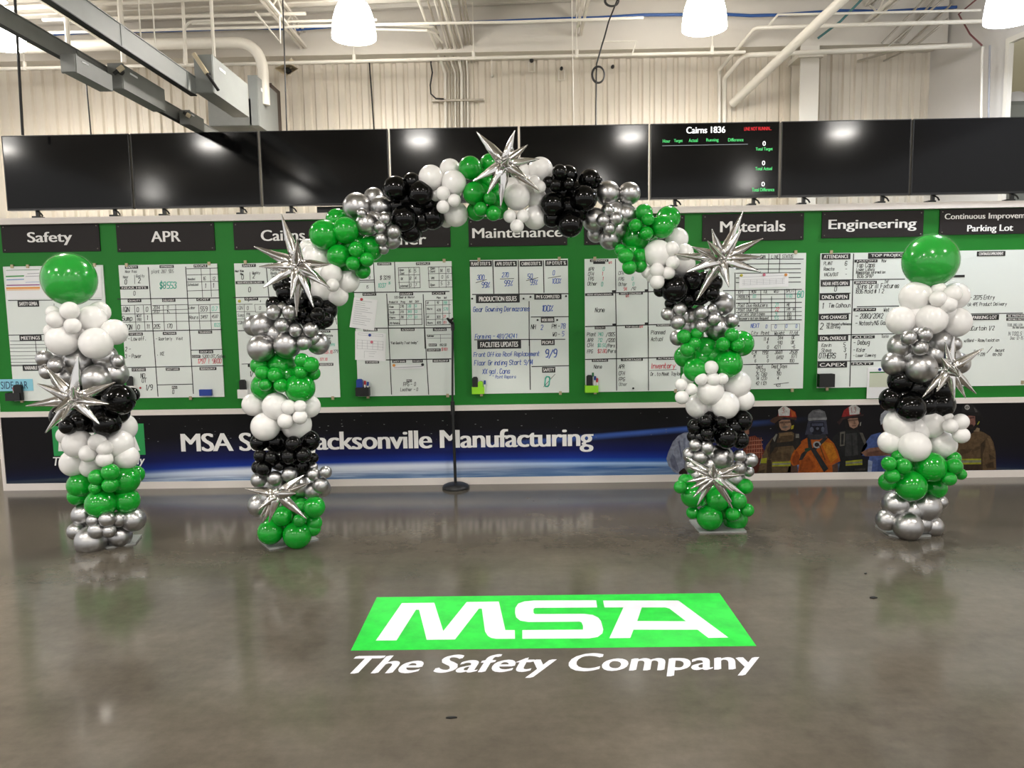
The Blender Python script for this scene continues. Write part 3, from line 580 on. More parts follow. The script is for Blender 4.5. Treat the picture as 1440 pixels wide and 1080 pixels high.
board((991, 358), (1129, 546.2), 'whiteboard under the Materials sign, ruled into narrow rows', L,
      (), [(C7, 420, 322, 18, 'OWN', 'k'), (C7, 482, 322, 18, 'LINE', 'k'), (C7, 540, 320, 18, 'STATUS', 'k'), (C7, 302, 514, 18, 'KPI', 'k'), (C7, 372, 512, 16, 'MON', 'k'), (C7, 436, 510, 16, 'TUE', 'k'), (C7, 495, 508, 16, 'WED', 'k'), (C7, 560, 506, 17, 'SPLIT', 'k'), (C7, 300, 540, 16, 'PROBLEM', 'k'), (C7, 380, 536, 16, '60', 't'), (C7, 560, 534, 16, '11 60', 't'), (C7, 620, 534, 34, '60', 't'), (C7, 300, 586, 18, 'Past Due Reducers', 'k'), (C7, 300, 610, 18, 'Past Due POs', 'k'), (C7, 300, 632, 16, 'Current Shortages', 'k'), (C7, 300, 655, 14, 'Recovery Action Request', 'k'), (C7, 502, 584, 20, '21', 't'), (C7, 502, 608, 20, '22', 'r'), (C7, 502, 632, 20, '9', 't'), (C7, 498, 653, 16, '9.5', 't'), (C7, 565, 582, 16, 'ME', 'k'), (C7, 565, 606, 16, 'PM  14', 'k'), (C7, 565, 632, 16, '100', 'k'), (C7, 565, 653, 16, 'TBA', 'k'),
            (C7, 368, 698, 22, 'NEXT', 'b'), (C7, 450, 700, 18, '0', 'b'), (C7, 500, 700, 18, '0', 'b'), (C7, 558, 698, 18, '0', 'b'), (C7, 612, 698, 18, '0', 'b'), (C7, 372, 735, 18, 'City', 'k'), (C7, 425, 735, 18, 'Point', 'k'), (C7, 498, 736, 18, 'Weight', 'k'), (C7, 580, 734, 18, 'ft/at', 'k'), (C7, 438, 768, 18, '11 4', 'k'), (C7, 515, 762, 18, '344', 'k'), (C7, 590, 760, 18, 'OK', 'k'), (C7, 455, 785, 18, '4', 'k'), (C7, 515, 788, 18, '910', 'k'), (C7, 588, 786, 18, 'OK', 'k'), (C7, 458, 812, 18, '0', 'k'), (C7, 495, 812, 18, '4271', 'k'), (C7, 590, 810, 18, '-6', 'k'),
            (C7, 375, 842, 18, '6 M', 'k'), (C7, 430, 842, 18, '199%', 'k'), (C7, 500, 840, 20, '3681', 'k'), (C7, 580, 838, 20, '2608', 'k'), (C7, 385, 862, 18, 'M', 'k'), (C7, 455, 862, 16, '0', 'k'), (C7, 508, 868, 18, '6492', 'k'), (C7, 590, 862, 20, '871', 'k'), (C7, 390, 885, 16, '6', 'k'), (C7, 458, 885, 16, '0', 'k'), (C7, 578, 886, 18, '100', 'k'), (C7, 398, 918, 18, 'Dept', 'k'), (C7, 482, 916, 18, 'Dept Days', 'k'), (C7, 400, 938, 18, '2 (21)', 'k'), (C7, 510, 936, 18, '34', 'k'), (C7, 396, 960, 18, '25 (36)', 'k'), (C7, 508, 956, 18, '190', 'k'), (C7, 398, 982, 18, '14 (23)', 'k'), (C7, 512, 980, 18, '4', 'k'), (C7, 396, 1008, 18, '42 (12)', 'k'), (C7, 505, 1018, 16, '423', 'k')],
      [(1119, 354), (1114, 548)])
# Engineering board
L = [(C8, [(233, 297), (212, 1015)], .009), (C8, [(55, 440), (510, 434)], .008), (C8, [(50, 513), (215, 510)], .008), (C8, [(45, 625), (215, 620)], .008), (C8, [(40, 738), (480, 730)], .008), (C8, [(38, 882), (400, 875)], .008), (C8, [(252, 584), (478, 580)], .008)]
board((1154, 356.3), (1292, 543.5), 'whiteboard under the Engineering sign headed Attendance and Top Projects', L,
      [(C8, 60, 297, 215, 326, 'ATTENDANCE'), (C8, 312, 293, 545, 320, 'TOP PROJECTS'), (C8, 55, 443, 212, 472, 'NEAR HITS OPEN'), (C8, 50, 515, 209, 546, 'DNDs OPEN'), (C8, 45, 626, 206, 655, 'OMS CHANGES'), (C8, 40, 740, 203, 769, 'ECMs OVERDUE'), (C8, 38, 884, 197, 913, 'CAPEX'), (C8, 238, 329, 362, 342, 'JASON'), (C8, 236, 445, 358, 459, 'BRANDON'), (C8, 232, 592, 354, 607, 'JUSTIN'), (C8, 226, 741, 347, 755, 'ALEX'), (C8, 220, 886, 340, 900, 'MATT')],
      [(C8, 70, 358, 18, 'PLANT', 'k'), (C8, 185, 360, 24, '6', 'k'), (C8, 70, 388, 18, 'Remote', 'k'), (C8, 188, 388, 18, '-', 'k'), (C8, 72, 418, 18, 'VACA/OUT', 'k'), (C8, 188, 416, 18, '-', 'k'), (C8, 128, 500, 26, '0', 'k'), (C8, 60, 594, 30, '1', 'k'), (C8, 96, 588, 22, 'Tim Calhoun', 'k'), (C8, 52, 706, 32, '2', 'k'), (C8, 84, 685, 13, '2TB Requests/Release', 'k'), (C8, 84, 702, 13, '7BLOCK-Ring', 'k'), (C8, 60, 802, 20, 'Kevin', 'k'), (C8, 178, 800, 22, '5', 'k'), (C8, 58, 830, 20, 'Steve', 'k'), (C8, 180, 828, 22, '3', 'k'), (C8, 45, 864, 28, 'OTHERS', 'k'), (C8, 182, 866, 28, '1', 'k'),
       (C8, 385, 342, 16, 'Mow', 'k'), (C8, 248, 370, 24, 'Top Caps', 'k'), (C8, 248, 390, 16, 'Lower Labels', 'k'), (C8, 246, 405, 14, 'Nameplates information', 'k'), (C8, 248, 428, 20, '1836 SPAP', 'k'), (C8, 400, 456, 15, 'THF', 'k'), (C8, 246, 485, 24, '3Dins Drill Fixtures', 'k'), (C8, 240, 512, 22, '1836 Mold # 1,2', 'k'), (C8, 396, 610, 20, 'Wet', 'k'), (C8, 242, 648, 26, '- 2080/2042', 'k'), (C8, 242, 684, 22, '- Natesh/NG Gas', 'k'), (C8, 382, 752, 16, 'Tools', 'k'), (C8, 232, 790, 24, '- Debug', 'k'), (C8, 230, 828, 20, '- Kolar', 'k'), (C8, 230, 856, 16, '- Laser Cumming', 'k')],
      [(1169, 354), (1163, 546)])
# Continuous improvement board
L = [(C8, [(750, 625), (1150, 618)], .008), (C8, [(955, 835), (985, 800)], .005)]
board((1320.5, 353), (1462, 541.5), 'whiteboard under the Continuous Improvement sign, mostly blank', L,
      [(C8, 902, 284, 1055, 308, 'CONTINUOUS IMPROVEMENT'), (C8, 755, 412, 835, 424, ''), (C8, 868, 627, 1020, 655, 'PARKING LOT'), (C8, 1062, 625, 1180, 640, 'BE PREPARED'), (C8, 1062, 645, 1180, 658, 'DETAILS MATTER')],
      [(C8, 862, 545, 22, '- 2075 Entry', 'k'), (C8, 835, 580, 18, '- ok 4PE Product Delivery', 'k'), (C8, 862, 712, 22, 'dCurtain 1/2', 'k'), (C8, 832, 775, 16, 'w/Band - Room/Isolation', 'k'), (C8, 885, 832, 14, 'Cost', 'k'), (C8, 905, 850, 16, '1-228', 'k'), (C8, 1000, 828, 16, 'Amount', 'k'), (C8, 985, 850, 14, '100-250', 'k'), (C8, 1065, 690, 14, 'TOOLING LEN', 'y'), (C8, 1095, 702, 12, 'Re Revised', 'y'), (C8, 1072, 740, 20, 'N TOOLS', 'y'), (C8, 1082, 762, 16, 'Dec 12-15', 'y')],
      [(1343, 352), (1437.5, 537)])

# ---- things on the boards
def magnet(px, py, m, label, y, r=.013):
    p = at(px, py, y); mb = MB(); mb.lathe([(0, -.008), (r*.8, -.008), (r, -.005), (r, 0)], (p.x, y, p.z), m, 16, 'y'); o = mb.build('magnet', smooth='auto'); return tag(o, label, 'magnet')
def sheet(corners, label, marks, colm=None, y=YB-.0035):
    P = [at(*c, y) for c in corners]
    t = thing('paper_sheet', label, 'paper', ((P[0].x+P[2].x)/2, y, P[2].z))
    mb = MB(); mb.prism([(p.x, y-.001, p.z) for p in P], (0, .001, 0), m_paper); mb.build('sheet', t)
    mb = MB(); mi = mat('print_grey', rgb(150, 150, 158), .7)
    def uv(u, v):
        a = P[0].lerp(P[1], u); b = P[3].lerp(P[2], u); q = a.lerp(b, v); return (q.x, y-.0014, q.z)
    for (u0, v0, u1, v1, w) in marks: ribbon(mb, uv(u0, v0), uv(u1, v1), w, mi)
    if marks: mb.build('printed_lines', t)
    return t
mk = [(.1, .09+.07*i, .1+.8*(.4+.6*random.random()), .09+.07*i, .0025) for i in range(12)]
sheet([(498, 418), (531, 422), (526, 465), (491.5, 460)], 'tilted printed sheet pinned by a dark red magnet, upper of two', mk)
magnet(508.5, 421, m_redplastic, 'dark red magnet on the tilted printed sheet', YB-.0045)
mk = [(.1, .05, .9, .05, .002), (.1, .12, .9, .12, .002), (.1, .05, .1, .12, .002), (.9, .05, .9, .12, .002)]+[(.06+.17*i, .3, .06+.17*i, .6, .0018) for i in range(6)]+[(.06, .3+.1*i, .92, .3+.1*i, .0018) for i in range(4)]+[(.3, .68, .7, .68, .002), (.3, .68, .3, .92, .002), (.45, .75, .65, .75, .002), (.45, .85, .62, .85, .002)]
sheet([(499.5, 465.5), (543, 469), (542, 508), (499.5, 506)], 'printed form pinned by blue and pink magnets, lower of two', mk)
magnet(520, 471.3, m_blueplastic, 'blue magnet at the top of the printed form', YB-.0045)
magnet(522.8, 481, mat('pink_plastic', rgb(205, 110, 130), .4), 'pink magnet in the middle of the printed form', YB-.0045)
sheet([(551.5, 513.5), (595.5, 512.5), (596, 518), (552, 519.5)], 'narrow paper strip held by an orange and a black magnet', [(.05, .6, .95, .5, .004)])
magnet(554, 513.8, mat('orange_plastic', rgb(225, 150, 70), .4), 'orange magnet on the narrow paper strip', YB-.0045)
magnet(594.3, 512.8, m_black, 'black magnet on the narrow paper strip', YB-.0045)
mk = [(.06, .22, .94, .16, .002)]+[(.06, .42+.12*i, .92, .38+.12*i, .0018) for i in range(4)]+[(.1+.13*i, .42, .1+.13*i, .78, .0016) for i in range(7)]
sheet([(1039.5, 385.5), (1109, 384), (1108.5, 403), (1039.5, 405.5)], 'long white printed table pinned across the Materials whiteboard', mk)
magnet(1042.5, 387.3, mat('yellow_plastic', rgb(190, 180, 60), .4), 'yellow magnet on the long printed table', YB-.0045)
magnet(1074.5, 386.5, mat('pink_plastic', rgb(205, 110, 130), .4), 'pink magnet on the long printed table', YB-.0045)
magnet(1105, 386.5, mat('orange_plastic', rgb(225, 150, 70), .4), 'orange magnet on the long printed table', YB-.0045)
magnet(336.7, 423.5, mat('yellow_plastic', rgb(190, 180, 60), .4), 'mustard yellow magnet on the Cairns whiteboard', YB)
for px, py, lab in ((664, 420, 'beside the near end of the PRODUCTION ISSUES heading'), (736.2, 420, 'just past the PRODUCTION ISSUES heading'), (746, 417.5, 'before the PM COMPLETED heading'), (796, 416.5, 'after the PM COMPLETED heading'), (756, 450, 'before the WORK ORDERS heading'), (783.5, 450, 'after the WORK ORDERS heading'), (890.5, 546, 'low on the whiteboard with the word None'), (1038.5, 458.3, 'on the Materials whiteboard below its ruled rows')):
    magnet(px, py, m_black, 'small black magnet '+lab, YB, .009)
magnet(197.5, 545.5, m_redplastic, 'dark red magnet beside the clipped card on the APR whiteboard', YB, .009)
# colour chart on the safety board
P = [at(8, 378, YB), at(142, 375, YB), at(144, 418, YB), at(10, 421, YB)]
t = thing('paper_chart', 'printed chart with coloured bars on the Safety whiteboard', 'paper', (P[0].x, YB, P[3].z))
mb = MB(); mb.prism([(p.x, YB-.0038, p.z) for p in P], (0, .001, 0), m_paper); mb.build('sheet', t)
mb = MB()
for (x0, x1, y, c, w) in ((35, 215, 386, (90, 150, 90), .005), (35, 130, 420, (80, 160, 90), .012), (38, 130, 438, (120, 150, 200), .008), (38, 215, 468, (150, 80, 140), .010), (38, 215, 484, (235, 160, 80), .018), (38, 215, 494, (235, 190, 140), .008), (150, 215, 405, (140, 140, 150), .004), (140, 215, 420, (150, 150, 160), .004), (140, 215, 452, (120, 140, 200), .004)):
    a, b = C1.p(x0, y), C1.p(x1, y-3); ribbon(mb, (a.x, YB-.0042, a.z), (b.x, YB-.0042, b.z), w, mat('chart_%d_%d_%d' % c, rgb(*c), .6))
mb.build('printed_bars', t)
# marker holders
def holder(px0, px1, py0, py1, m, label, items):
    a, b = at(px0, py0, YB), at(px1, py1, YB)
    mb = MB(); d = .06; th = .003
    mb.box(a.x, b.x, YB-d, YB-d+th, b.z, a.z, m); mb.box(a.x, b.x, YB-.004, YB, b.z, a.z, m); mb.box(a.x, a.x+th, YB-d+th, YB-.004, b.z, a.z, m); mb.box(b.x-th, b.x, YB-d+th, YB-.004, b.z, a.z, m); mb.box(a.x+th, b.x-th, YB-d+th, YB-.004, b.z, b.z+th, m)
    t = mb.build('marker_holder', origin=((a.x+b.x)/2, YB-.03, b.z)); tag(t, label, 'marker holder')
    for (kind, qx, qtop, w, mm, lab) in items:
        p = at(qx, qtop, YB-.03); z0 = b.z+.004
        if kind == 'eraser':
            mb = MB(); hw = w/2; mb.prism([(p.x-hw, YB-.045, z0), (p.x+hw, YB-.045, z0), (p.x+hw, YB-.045, p.z-.012), (p.x+hw-.012, YB-.045, p.z), (p.x-hw+.012, YB-.045, p.z), (p.x-hw, YB-.045, p.z-.012)], (0, .03, 0), mm); o = mb.build('board_eraser')
            tag(o, lab, 'eraser')
        else:
            mb = MB(); x0 = p.x-.004; mb.tube([(x0, YB-.03, z0), (p.x, YB-.03, p.z-.035)], .008, m_white, 10); mb.tube([(p.x, YB-.03, p.z-.035), (p.x+.002, YB-.03, p.z)], .009, mm, 10); o = mb.build('dry_marker', smooth='auto')
            tag(o, lab, 'marker')
    return t
holder(13, 34, 552, 562.5, m_black, 'black marker holder on the corner of the Safety whiteboard', [('eraser', 25, 541, .07, m_rubber, 'dark eraser standing in front of the side bar plaque'), ('marker', 19, 544, 0, m_redplastic, 'red capped marker in front of the side bar plaque')])
holder(178, 194.5, 542, 557, m_white, 'white card holder on the APR whiteboard', [('eraser', 182, 529, .05, m_rubber, 'dark eraser standing in the white holder on the APR whiteboard')])
holder(337, 352, 547, 559, m_white, 'white holder half hidden by green arch leg balloons', [('eraser', 341, 534, .055, m_rubber, 'dark eraser standing in the half hidden white holder')])
holder(501.5, 521, 544, 556, m_black, 'black marker holder under the pinned papers', [('eraser', 505.5, 533, .055, m_blueplastic, 'dark blue eraser in the holder under the pinned papers'), ('marker', 513, 535.5, 0, m_redplastic, 'red capped marker under the pinned papers'), ('marker', 517, 537, 0, m_blueplastic, 'blue capped marker under the pinned papers')])
holder(664, 681.5, 543.5, 553, m_lime, 'lime green marker holder on the Maintenance whiteboard', [('eraser', 668, 530, .05, m_rubber, 'dark eraser in the lime holder on the Maintenance whiteboard'), ('eraser', 675.5, 536, .045, m_lime, 'lime green eraser on the Maintenance whiteboard'), ('marker', 681.5, 535, 0, m_blueplastic, 'blue capped marker leaning in the lime holder on the Maintenance whiteboard')])
holder(822, 840.5, 541.5, 551, m_lime, 'lime green marker holder below the word None', [('eraser', 829, 527.5, .055, m_rubber, 'dark eraser in the lime holder below the word None'), ('marker', 833.5, 524, 0, mat('green_plastic', rgb(20, 110, 60), .4), 'green capped marker in the lime holder'), ('marker', 836.5, 529, 0, m_blueplastic, 'blue capped marker in the lime holder below the word None'), ('marker', 839.5, 532, 0, m_redplastic, 'red capped marker in the lime holder below the word None')])
holder(1149, 1170, 525.5, 543.5, m_black, 'black marker holder under the CAPEX heading', [('marker', 1171, 527, 0, mat('green_plastic', rgb(20, 110, 60), .4), 'green capped marker in the holder under CAPEX')])
# loose eraser, side bar plaque, poster by the column
a, b = at(281.5, 547.5, YB), at(299, 556, YB); mb = MB(); mb.box(a.x, b.x, YB-.028, YB, b.z, a.z, m_blueplastic); tag(mb.build('board_eraser'), 'bright blue eraser stuck low on the APR whiteboard', 'eraser')
a, b = at(-3, 533.5, YB-.003), at(47, 549.5, YB-.003)
t = thing('side_bar_plaque', 'sky blue plaque lettered SIDE BAR on the Safety whiteboard', 'sign', ((a.x+b.x)/2, YB, b.z))
mb = MB(); mb.box(a.x, b.x, YB-.003, YB, b.z, a.z, m_skyblue); mb.build('plate', t)
p, q = at(2, 547, YB), at(39, 536, YB); mb = MB(); text_on_wall(mb, 'SIDE BAR', p.x, q.x, p.z, q.z, YB-.0035, mat('navy_letter', rgb(30, 55, 90), .5), .005); mb.build('lettering', t)
P = [at(1220.5, 517, -.02), at(1258, 516.5, -.02), at(1258, 560, -.02), at(1219, 560.5, -.02)]
t = thing('paper_poster', 'white poster hanging below the Engineering whiteboard behind the column', 'poster', (P[3].x, -.016, P[3].z))
mb = MB(); mb.prism([(p.x, -.016, p.z) for p in P], (0, .0035, 0), m_paper); mb.build('sheet', t)
p, q = at(1223, 523, -.017), at(1256, 544, -.017); mb = MB(); mb.box(p.x, q.x, -.0168, -.016, q.z, p.z, mat('pale_green_print', rgb(205, 210, 190), .7)); mb.box(p.x, q.x, -.0170, -.0168, p.z-.01, p.z, m_green); mb.build('printed_panel', t)
magnet(1237, 519.5, m_blueplastic, 'blue magnet holding the white poster below the Engineering whiteboard', -.016)

# ------------------------------------------------------------------ banner
BZ0, BZ1 = 0.065, 0.685
YP = -0.004
def banner_material():
    m = mat('space_banner_print', rgb(22, 20, 24), 0.45, spec=0.15); nt = m.node_tree; N = nt.nodes; L = nt.links; b = N['Principled BSDF']
    tc = N.new('ShaderNodeTexCoord'); sp = N.new('ShaderNodeSeparateXYZ'); L.new(tc.outputs['Object'], sp.inputs[0])
    def mth(op, a, b_=None, c=None):
        n = N.new('ShaderNodeMath'); n.operation = op
        for i, v in enumerate((a, b_, c)):
            if v is None: continue
            if isinstance(v, (int, float)): n.inputs[i].default_value = v
            else: L.new(v, n.inputs[i])
        return n.outputs[0]
    x = sp.outputs['X']; z = sp.outputs['Z']
    # printed horizon: a shallow arc, highest near x=-1
    dx = mth('SUBTRACT', x, -0.2); h = mth('SUBTRACT', 0.185, mth('MULTIPLY', mth('MULTIPLY', dx, dx), 0.0052))
    d = mth('SUBTRACT', z, h)
    ramp = N.new('ShaderNodeValToRGB'); mr = N.new('ShaderNodeMapRange'); mr.inputs['From Min'].default_value = -0.15; mr.inputs['From Max'].default_value = 0.45
    L.new(d, mr.inputs['Value']); L.new(mr.outputs['Result'], ramp.inputs['Fac'])
    cr = ramp.color_ramp
    stops = [(0.0, (70, 100, 140)), (0.12, (88, 118, 160)), (0.19, (52, 92, 150)), (0.235, (150, 180, 220)), (0.25, (160, 190, 228)), (0.28, (45, 95, 180)), (0.34, (24, 50, 140)), (0.45, (20, 28, 88)), (0.62, (24, 24, 48)), (0.8, (17, 16, 21)), (1, (14, 13, 14))]
    cr.elements[0].position, cr.elements[0].color = 0.0, rgb(*stops[0][1]); cr.elements[1].position, cr.elements[1].color = 1.0, rgb(*stops[-1][1])
    for p, c in stops[1:-1]:
        e = cr.elements.new(p); e.color = rgb(*c)
    # cloud streaks below the horizon
    mp = N.new('ShaderNodeMapping'); mp.inputs['Scale'].default_value = (0.9, 1, 26); L.new(tc.outputs['Object'], mp.inputs['Vector'])
    nz = N.new('ShaderNodeTexNoise'); nz.inputs['Scale'].default_value = 2.2; nz.inputs['Detail'].default_value = 6; L.new(mp.outputs['Vector'], nz.inputs['Vector'])
    def mix(fac, A, B, blend='MIX'):
        n = N.new('ShaderNodeMix'); n.data_type = 'RGBA'; n.blend_type = blend
        if isinstance(fac, (int, float)): n.inputs['Factor'].default_value = fac
        else: L.new(fac, n.inputs['Factor'])
        for k, v in (('A', A), ('B', B)):
            if isinstance(v, tuple): n.inputs[k].default_value = v
            else: L.new(v, n.inputs[k])
        return n.outputs['Result']
    def mrange(v, a, b_, lo=0.0, hi=1.0):
        n = N.new('ShaderNodeMapRange'); n.interpolation_type = 'SMOOTHSTEP'
        n.inputs['From Min'].default_value = a; n.inputs['From Max'].default_value = b_; n.inputs['To Min'].default_value = lo; n.inputs['To Max'].default_value = hi
        L.new(v, n.inputs['Value']); return n.outputs['Result']
    below = mth('MULTIPLY', mth('MULTIPLY', mrange(d, -0.005, -0.03), mrange(nz.outputs['Fac'], 0.42, 0.62)), mrange(x, 0.4, -2.4, 0.22, 0.9))
    c = mix(below, ramp.outputs['Color'], rgb(175, 195, 220))
    glow = mth('MULTIPLY', mth('MULTIPLY', mrange(x, -4.1, -2.4), mrange(x, 0.8, -1.3)), mth('MULTIPLY', mrange(d, -0.10, 0.0), mrange(d, 0.05, -0.005)))
    c = mix(mth('MULTIPLY', glow, 0.95), c, rgb(225, 230, 240))
    # comet band at the far end of the lettering
    bd = mth('SUBTRACT', z, mth('ADD', 0.455, mth('MULTIPLY', mth('SUBTRACT', x, 1.0), 0.07)))
    comet = mth('MULTIPLY', mth('MULTIPLY', mrange(bd, -0.05, 0.0), mrange(bd, 0.03, 0.0)), mth('MULTIPLY', mrange(x, -0.9, 1.0), mrange(x, 2.9, 1.1)))
    c = mix(mth('MULTIPLY', comet, 0.55), c, rgb(80, 120, 215))
    # dark ends of the print
    dark = mth('MAXIMUM', mrange(x, -2.9, -4.3), mrange(x, 1.6, 3.2))
    c = mix(mth('MULTIPLY', dark, 0.93), c, rgb(17, 15, 18))
    L.new(c, b.inputs['Base Color'])
    nw = N.new('ShaderNodeTexNoise'); nw.inputs['Scale'].default_value = 1.6; nw.inputs['Detail'].default_value = 2; L.new(tc.outputs['Object'], nw.inputs['Vector'])
    bp = N.new('ShaderNodeBump'); bp.inputs['Strength'].default_value = 0.25; bp.inputs['Distance'].default_value = 0.05
    L.new(nw.outputs['Fac'], bp.inputs['Height']); L.new(bp.outputs['Normal'], b.inputs['Normal'])
    return m
m_banner = banner_material()
t = thing('wall_banner', 'long printed space banner along the foot of the green partition', 'banner', (0, -.002, BZ0))
mb = MB(); mb.box(WX0, WX1, YP+.0005, 0, BZ0, BZ1, m_banner); mb.build('sheet', t, origin=(0, 0, 0))
def bz(px, py): return at(px, py, YP)
mb = MB(); a, b_ = bz(254.4, 625), bz(834.6, 618)
text_on_wall(mb, 'MSA Safety Jacksonville Manufacturing', a.x, b_.x, bz(834, 635.2).z, bz(800, 602.0).z, YP-.0005, m_white, .028, space=.94)
mb.build('lettering', t)
# company mark, outlined once and used on the banner and on the floor
K = 5.143
def Z1(l): return [(510+x/K, 830+y/K) for x, y in l]
def Z2(l): return [(780+x/K, 825+y/K) for x, y in l]
MARK_M = Z1([(95, 366), (283, 95), (518, 92), (583, 297), (752, 87), (985, 83), (1032, 290), (1100, 290), (1102, 353), (965, 353), (930, 347), (905, 332), (885, 300), (862, 135), (840, 135), (668, 358), (463, 360), (408, 143), (385, 143), (245, 365)])
MARK_S = Z2([(300, 100)])+Z1([(1240, 76), (1170, 82), (1125, 98), (1104, 130), (1102, 165), (1110, 198), (1140, 222), (1200, 232)])+Z2([(180, 255), (194, 260), (205, 285), (205, 312)])+Z1([(1155, 290), (1155, 353)])+Z2([(250, 376), (310, 366), (345, 340), (352, 312), (335, 250), (315, 225), (275, 206), (215, 198)])+Z1([(1245, 174), (1236, 165), (1235, 140), (1245, 130)])+Z2([(308, 152)])
MARK_A = Z2([(350, 102), (895, 102), (1257, 370), (1112, 373), (1033, 313), (570, 313), (547, 373), (395, 375), (497, 152), (360, 152)])
HOLE_A = Z2([(630, 152), (800, 152), (830, 160), (950, 252), (597, 250)])
L0, L1 = fl(492.5, 914.5), fl(1012.5, 835); LW = 1.9288; LX0, LY0, LY1 = 0.151-LW/2, -3.3157, -2.6636
def unit(pt):
    p = fl(*pt); return ((p.x-LX0)/LW, (p.y-LY0)/(LY1-LY0))
def mark(mb, place, m):
    for poly, hole in ((MARK_M, ()), (MARK_S, ()), (MARK_A, (HOLE_A,))):
        mb.flat([place(*unit(p)) for p in poly], m, [[place(*unit(p)) for p in h] for h in hole])
A, B = bz(72.5, 597.5), bz(204, 639.5)
x0, x1 = bz(74, 618).x, bz(203.2, 617).x
m_logogreen = mat('logo_green', rgb(30, 150, 75), .45)
mb = MB(); mb.box(x0, x1, YP, YP+.0005, B.z, A.z, m_logogreen)
mark(mb, lambda u, v: (x0+(x1-x0)*u, YP-.0005, B.z+(A.z-B.z)*v), m_white); mb.build('printed_logo', t)
mb = MB(); a, b_ = bz(75, 650), bz(204, 648); text_on_wall(mb, 'The Safety Company', a.x, b_.x, bz(204, 657).z, bz(160, 641.5).z, YP-.0005, m_white, .015, .25); mb.build('tagline', t)
mb = MB()
for k in range(85):
    x = random.uniform(-3.6, 2.6); z = random.uniform(.40, .665); w = random.uniform(.003, .009)
    mb.box(x, x+w*1.6, YP-.0004, YP, z, z+w*.55, m_grayink)
o = mb.build('printed_stars', t); o['kind'] = 'stuff'

# printed figures (flat ink layers on the banner)
def printed(c):
    n = 'print_%d_%d_%d' % c
    return MATS[n] if n in MATS else mottle(mat(n, rgb(*[v*.74 for v in c]), .5, spec=0.15), 26, .38, detail=9)
def figure(name, label, layers, crop):
    mb = MB()
    for i, (c, pts) in enumerate(layers):
        m = c if not isinstance(c, tuple) else printed(c)
        y = YP-.0004-.00012*i
        q = []
        for p in pts:
            w = crop.p(p[0], p[1], YP); q.append((w.x, y, max(w.z, BZ0+.001)))
        mb.flat(q, m)
    o = mb.build(name, t); o['label'] = label; return o
def ell(cx, cy, rx, ry, n=14): return [(cx+rx*math.cos(2*math.pi*k/n), cy+ry*math.sin(2*math.pi*k/n)) for k in range(n)]
def digits(crop, s, x, y, h, layer, c, w):
    mb = MB(); p = crop.p(x, y, YP); hand(mb, s, p, h/crop.k*mpp(p), mat('print_%d_%d_%d' % c, rgb(*c), .45), YP-.0004-.00012*layer, w, slant=0)
    return mb
PC = Crop(1020, 540, 6); LC = Crop(900, 560, 5.4); RC = Crop(1330, 560, 9)
figure('printed_person', 'printed figure in a pale patterned coat', [((172, 178, 200), [(200, 460), (215, 410), (250, 330), (290, 285), (335, 262), (375, 258), (420, 300), (430, 590), (300, 586), (255, 560), (215, 510)]), ((130, 135, 160), [(245, 420), (262, 440), (295, 540), (285, 560), (240, 520), (228, 470)]), ((140, 145, 170), [(330, 300), (345, 300), (350, 540), (335, 530)]), ((118, 122, 150), [(290, 330), (300, 320), (320, 440), (310, 450)]), ((55, 38, 34), [(295, 560), (330, 530), (360, 545), (360, 586), (298, 587)])], LC)
checks = [((175, 105, 80), [(190+18*k, 450), (195+18*k, 450), (180+22*k, 640), (172+22*k, 640)]) for k in range(7)]+[((190, 130, 105), [(175, 480+34*k), (315, 470+34*k), (318, 476+34*k), (175, 487+34*k)]) for k in range(4)]
figure('printed_person', 'printed figure in a red plaid shirt', [((118, 52, 36), [(150, 470), (200, 445), (250, 435), (290, 465), (330, 570), (300, 630), (275, 760), (150, 760)])]+checks+[((88, 38, 28), [(150, 640), (300, 620), (275, 760), (150, 760)]), ((150, 105, 85), [(165, 385), (200, 385), (200, 420), (175, 432), (160, 420)])], PC)
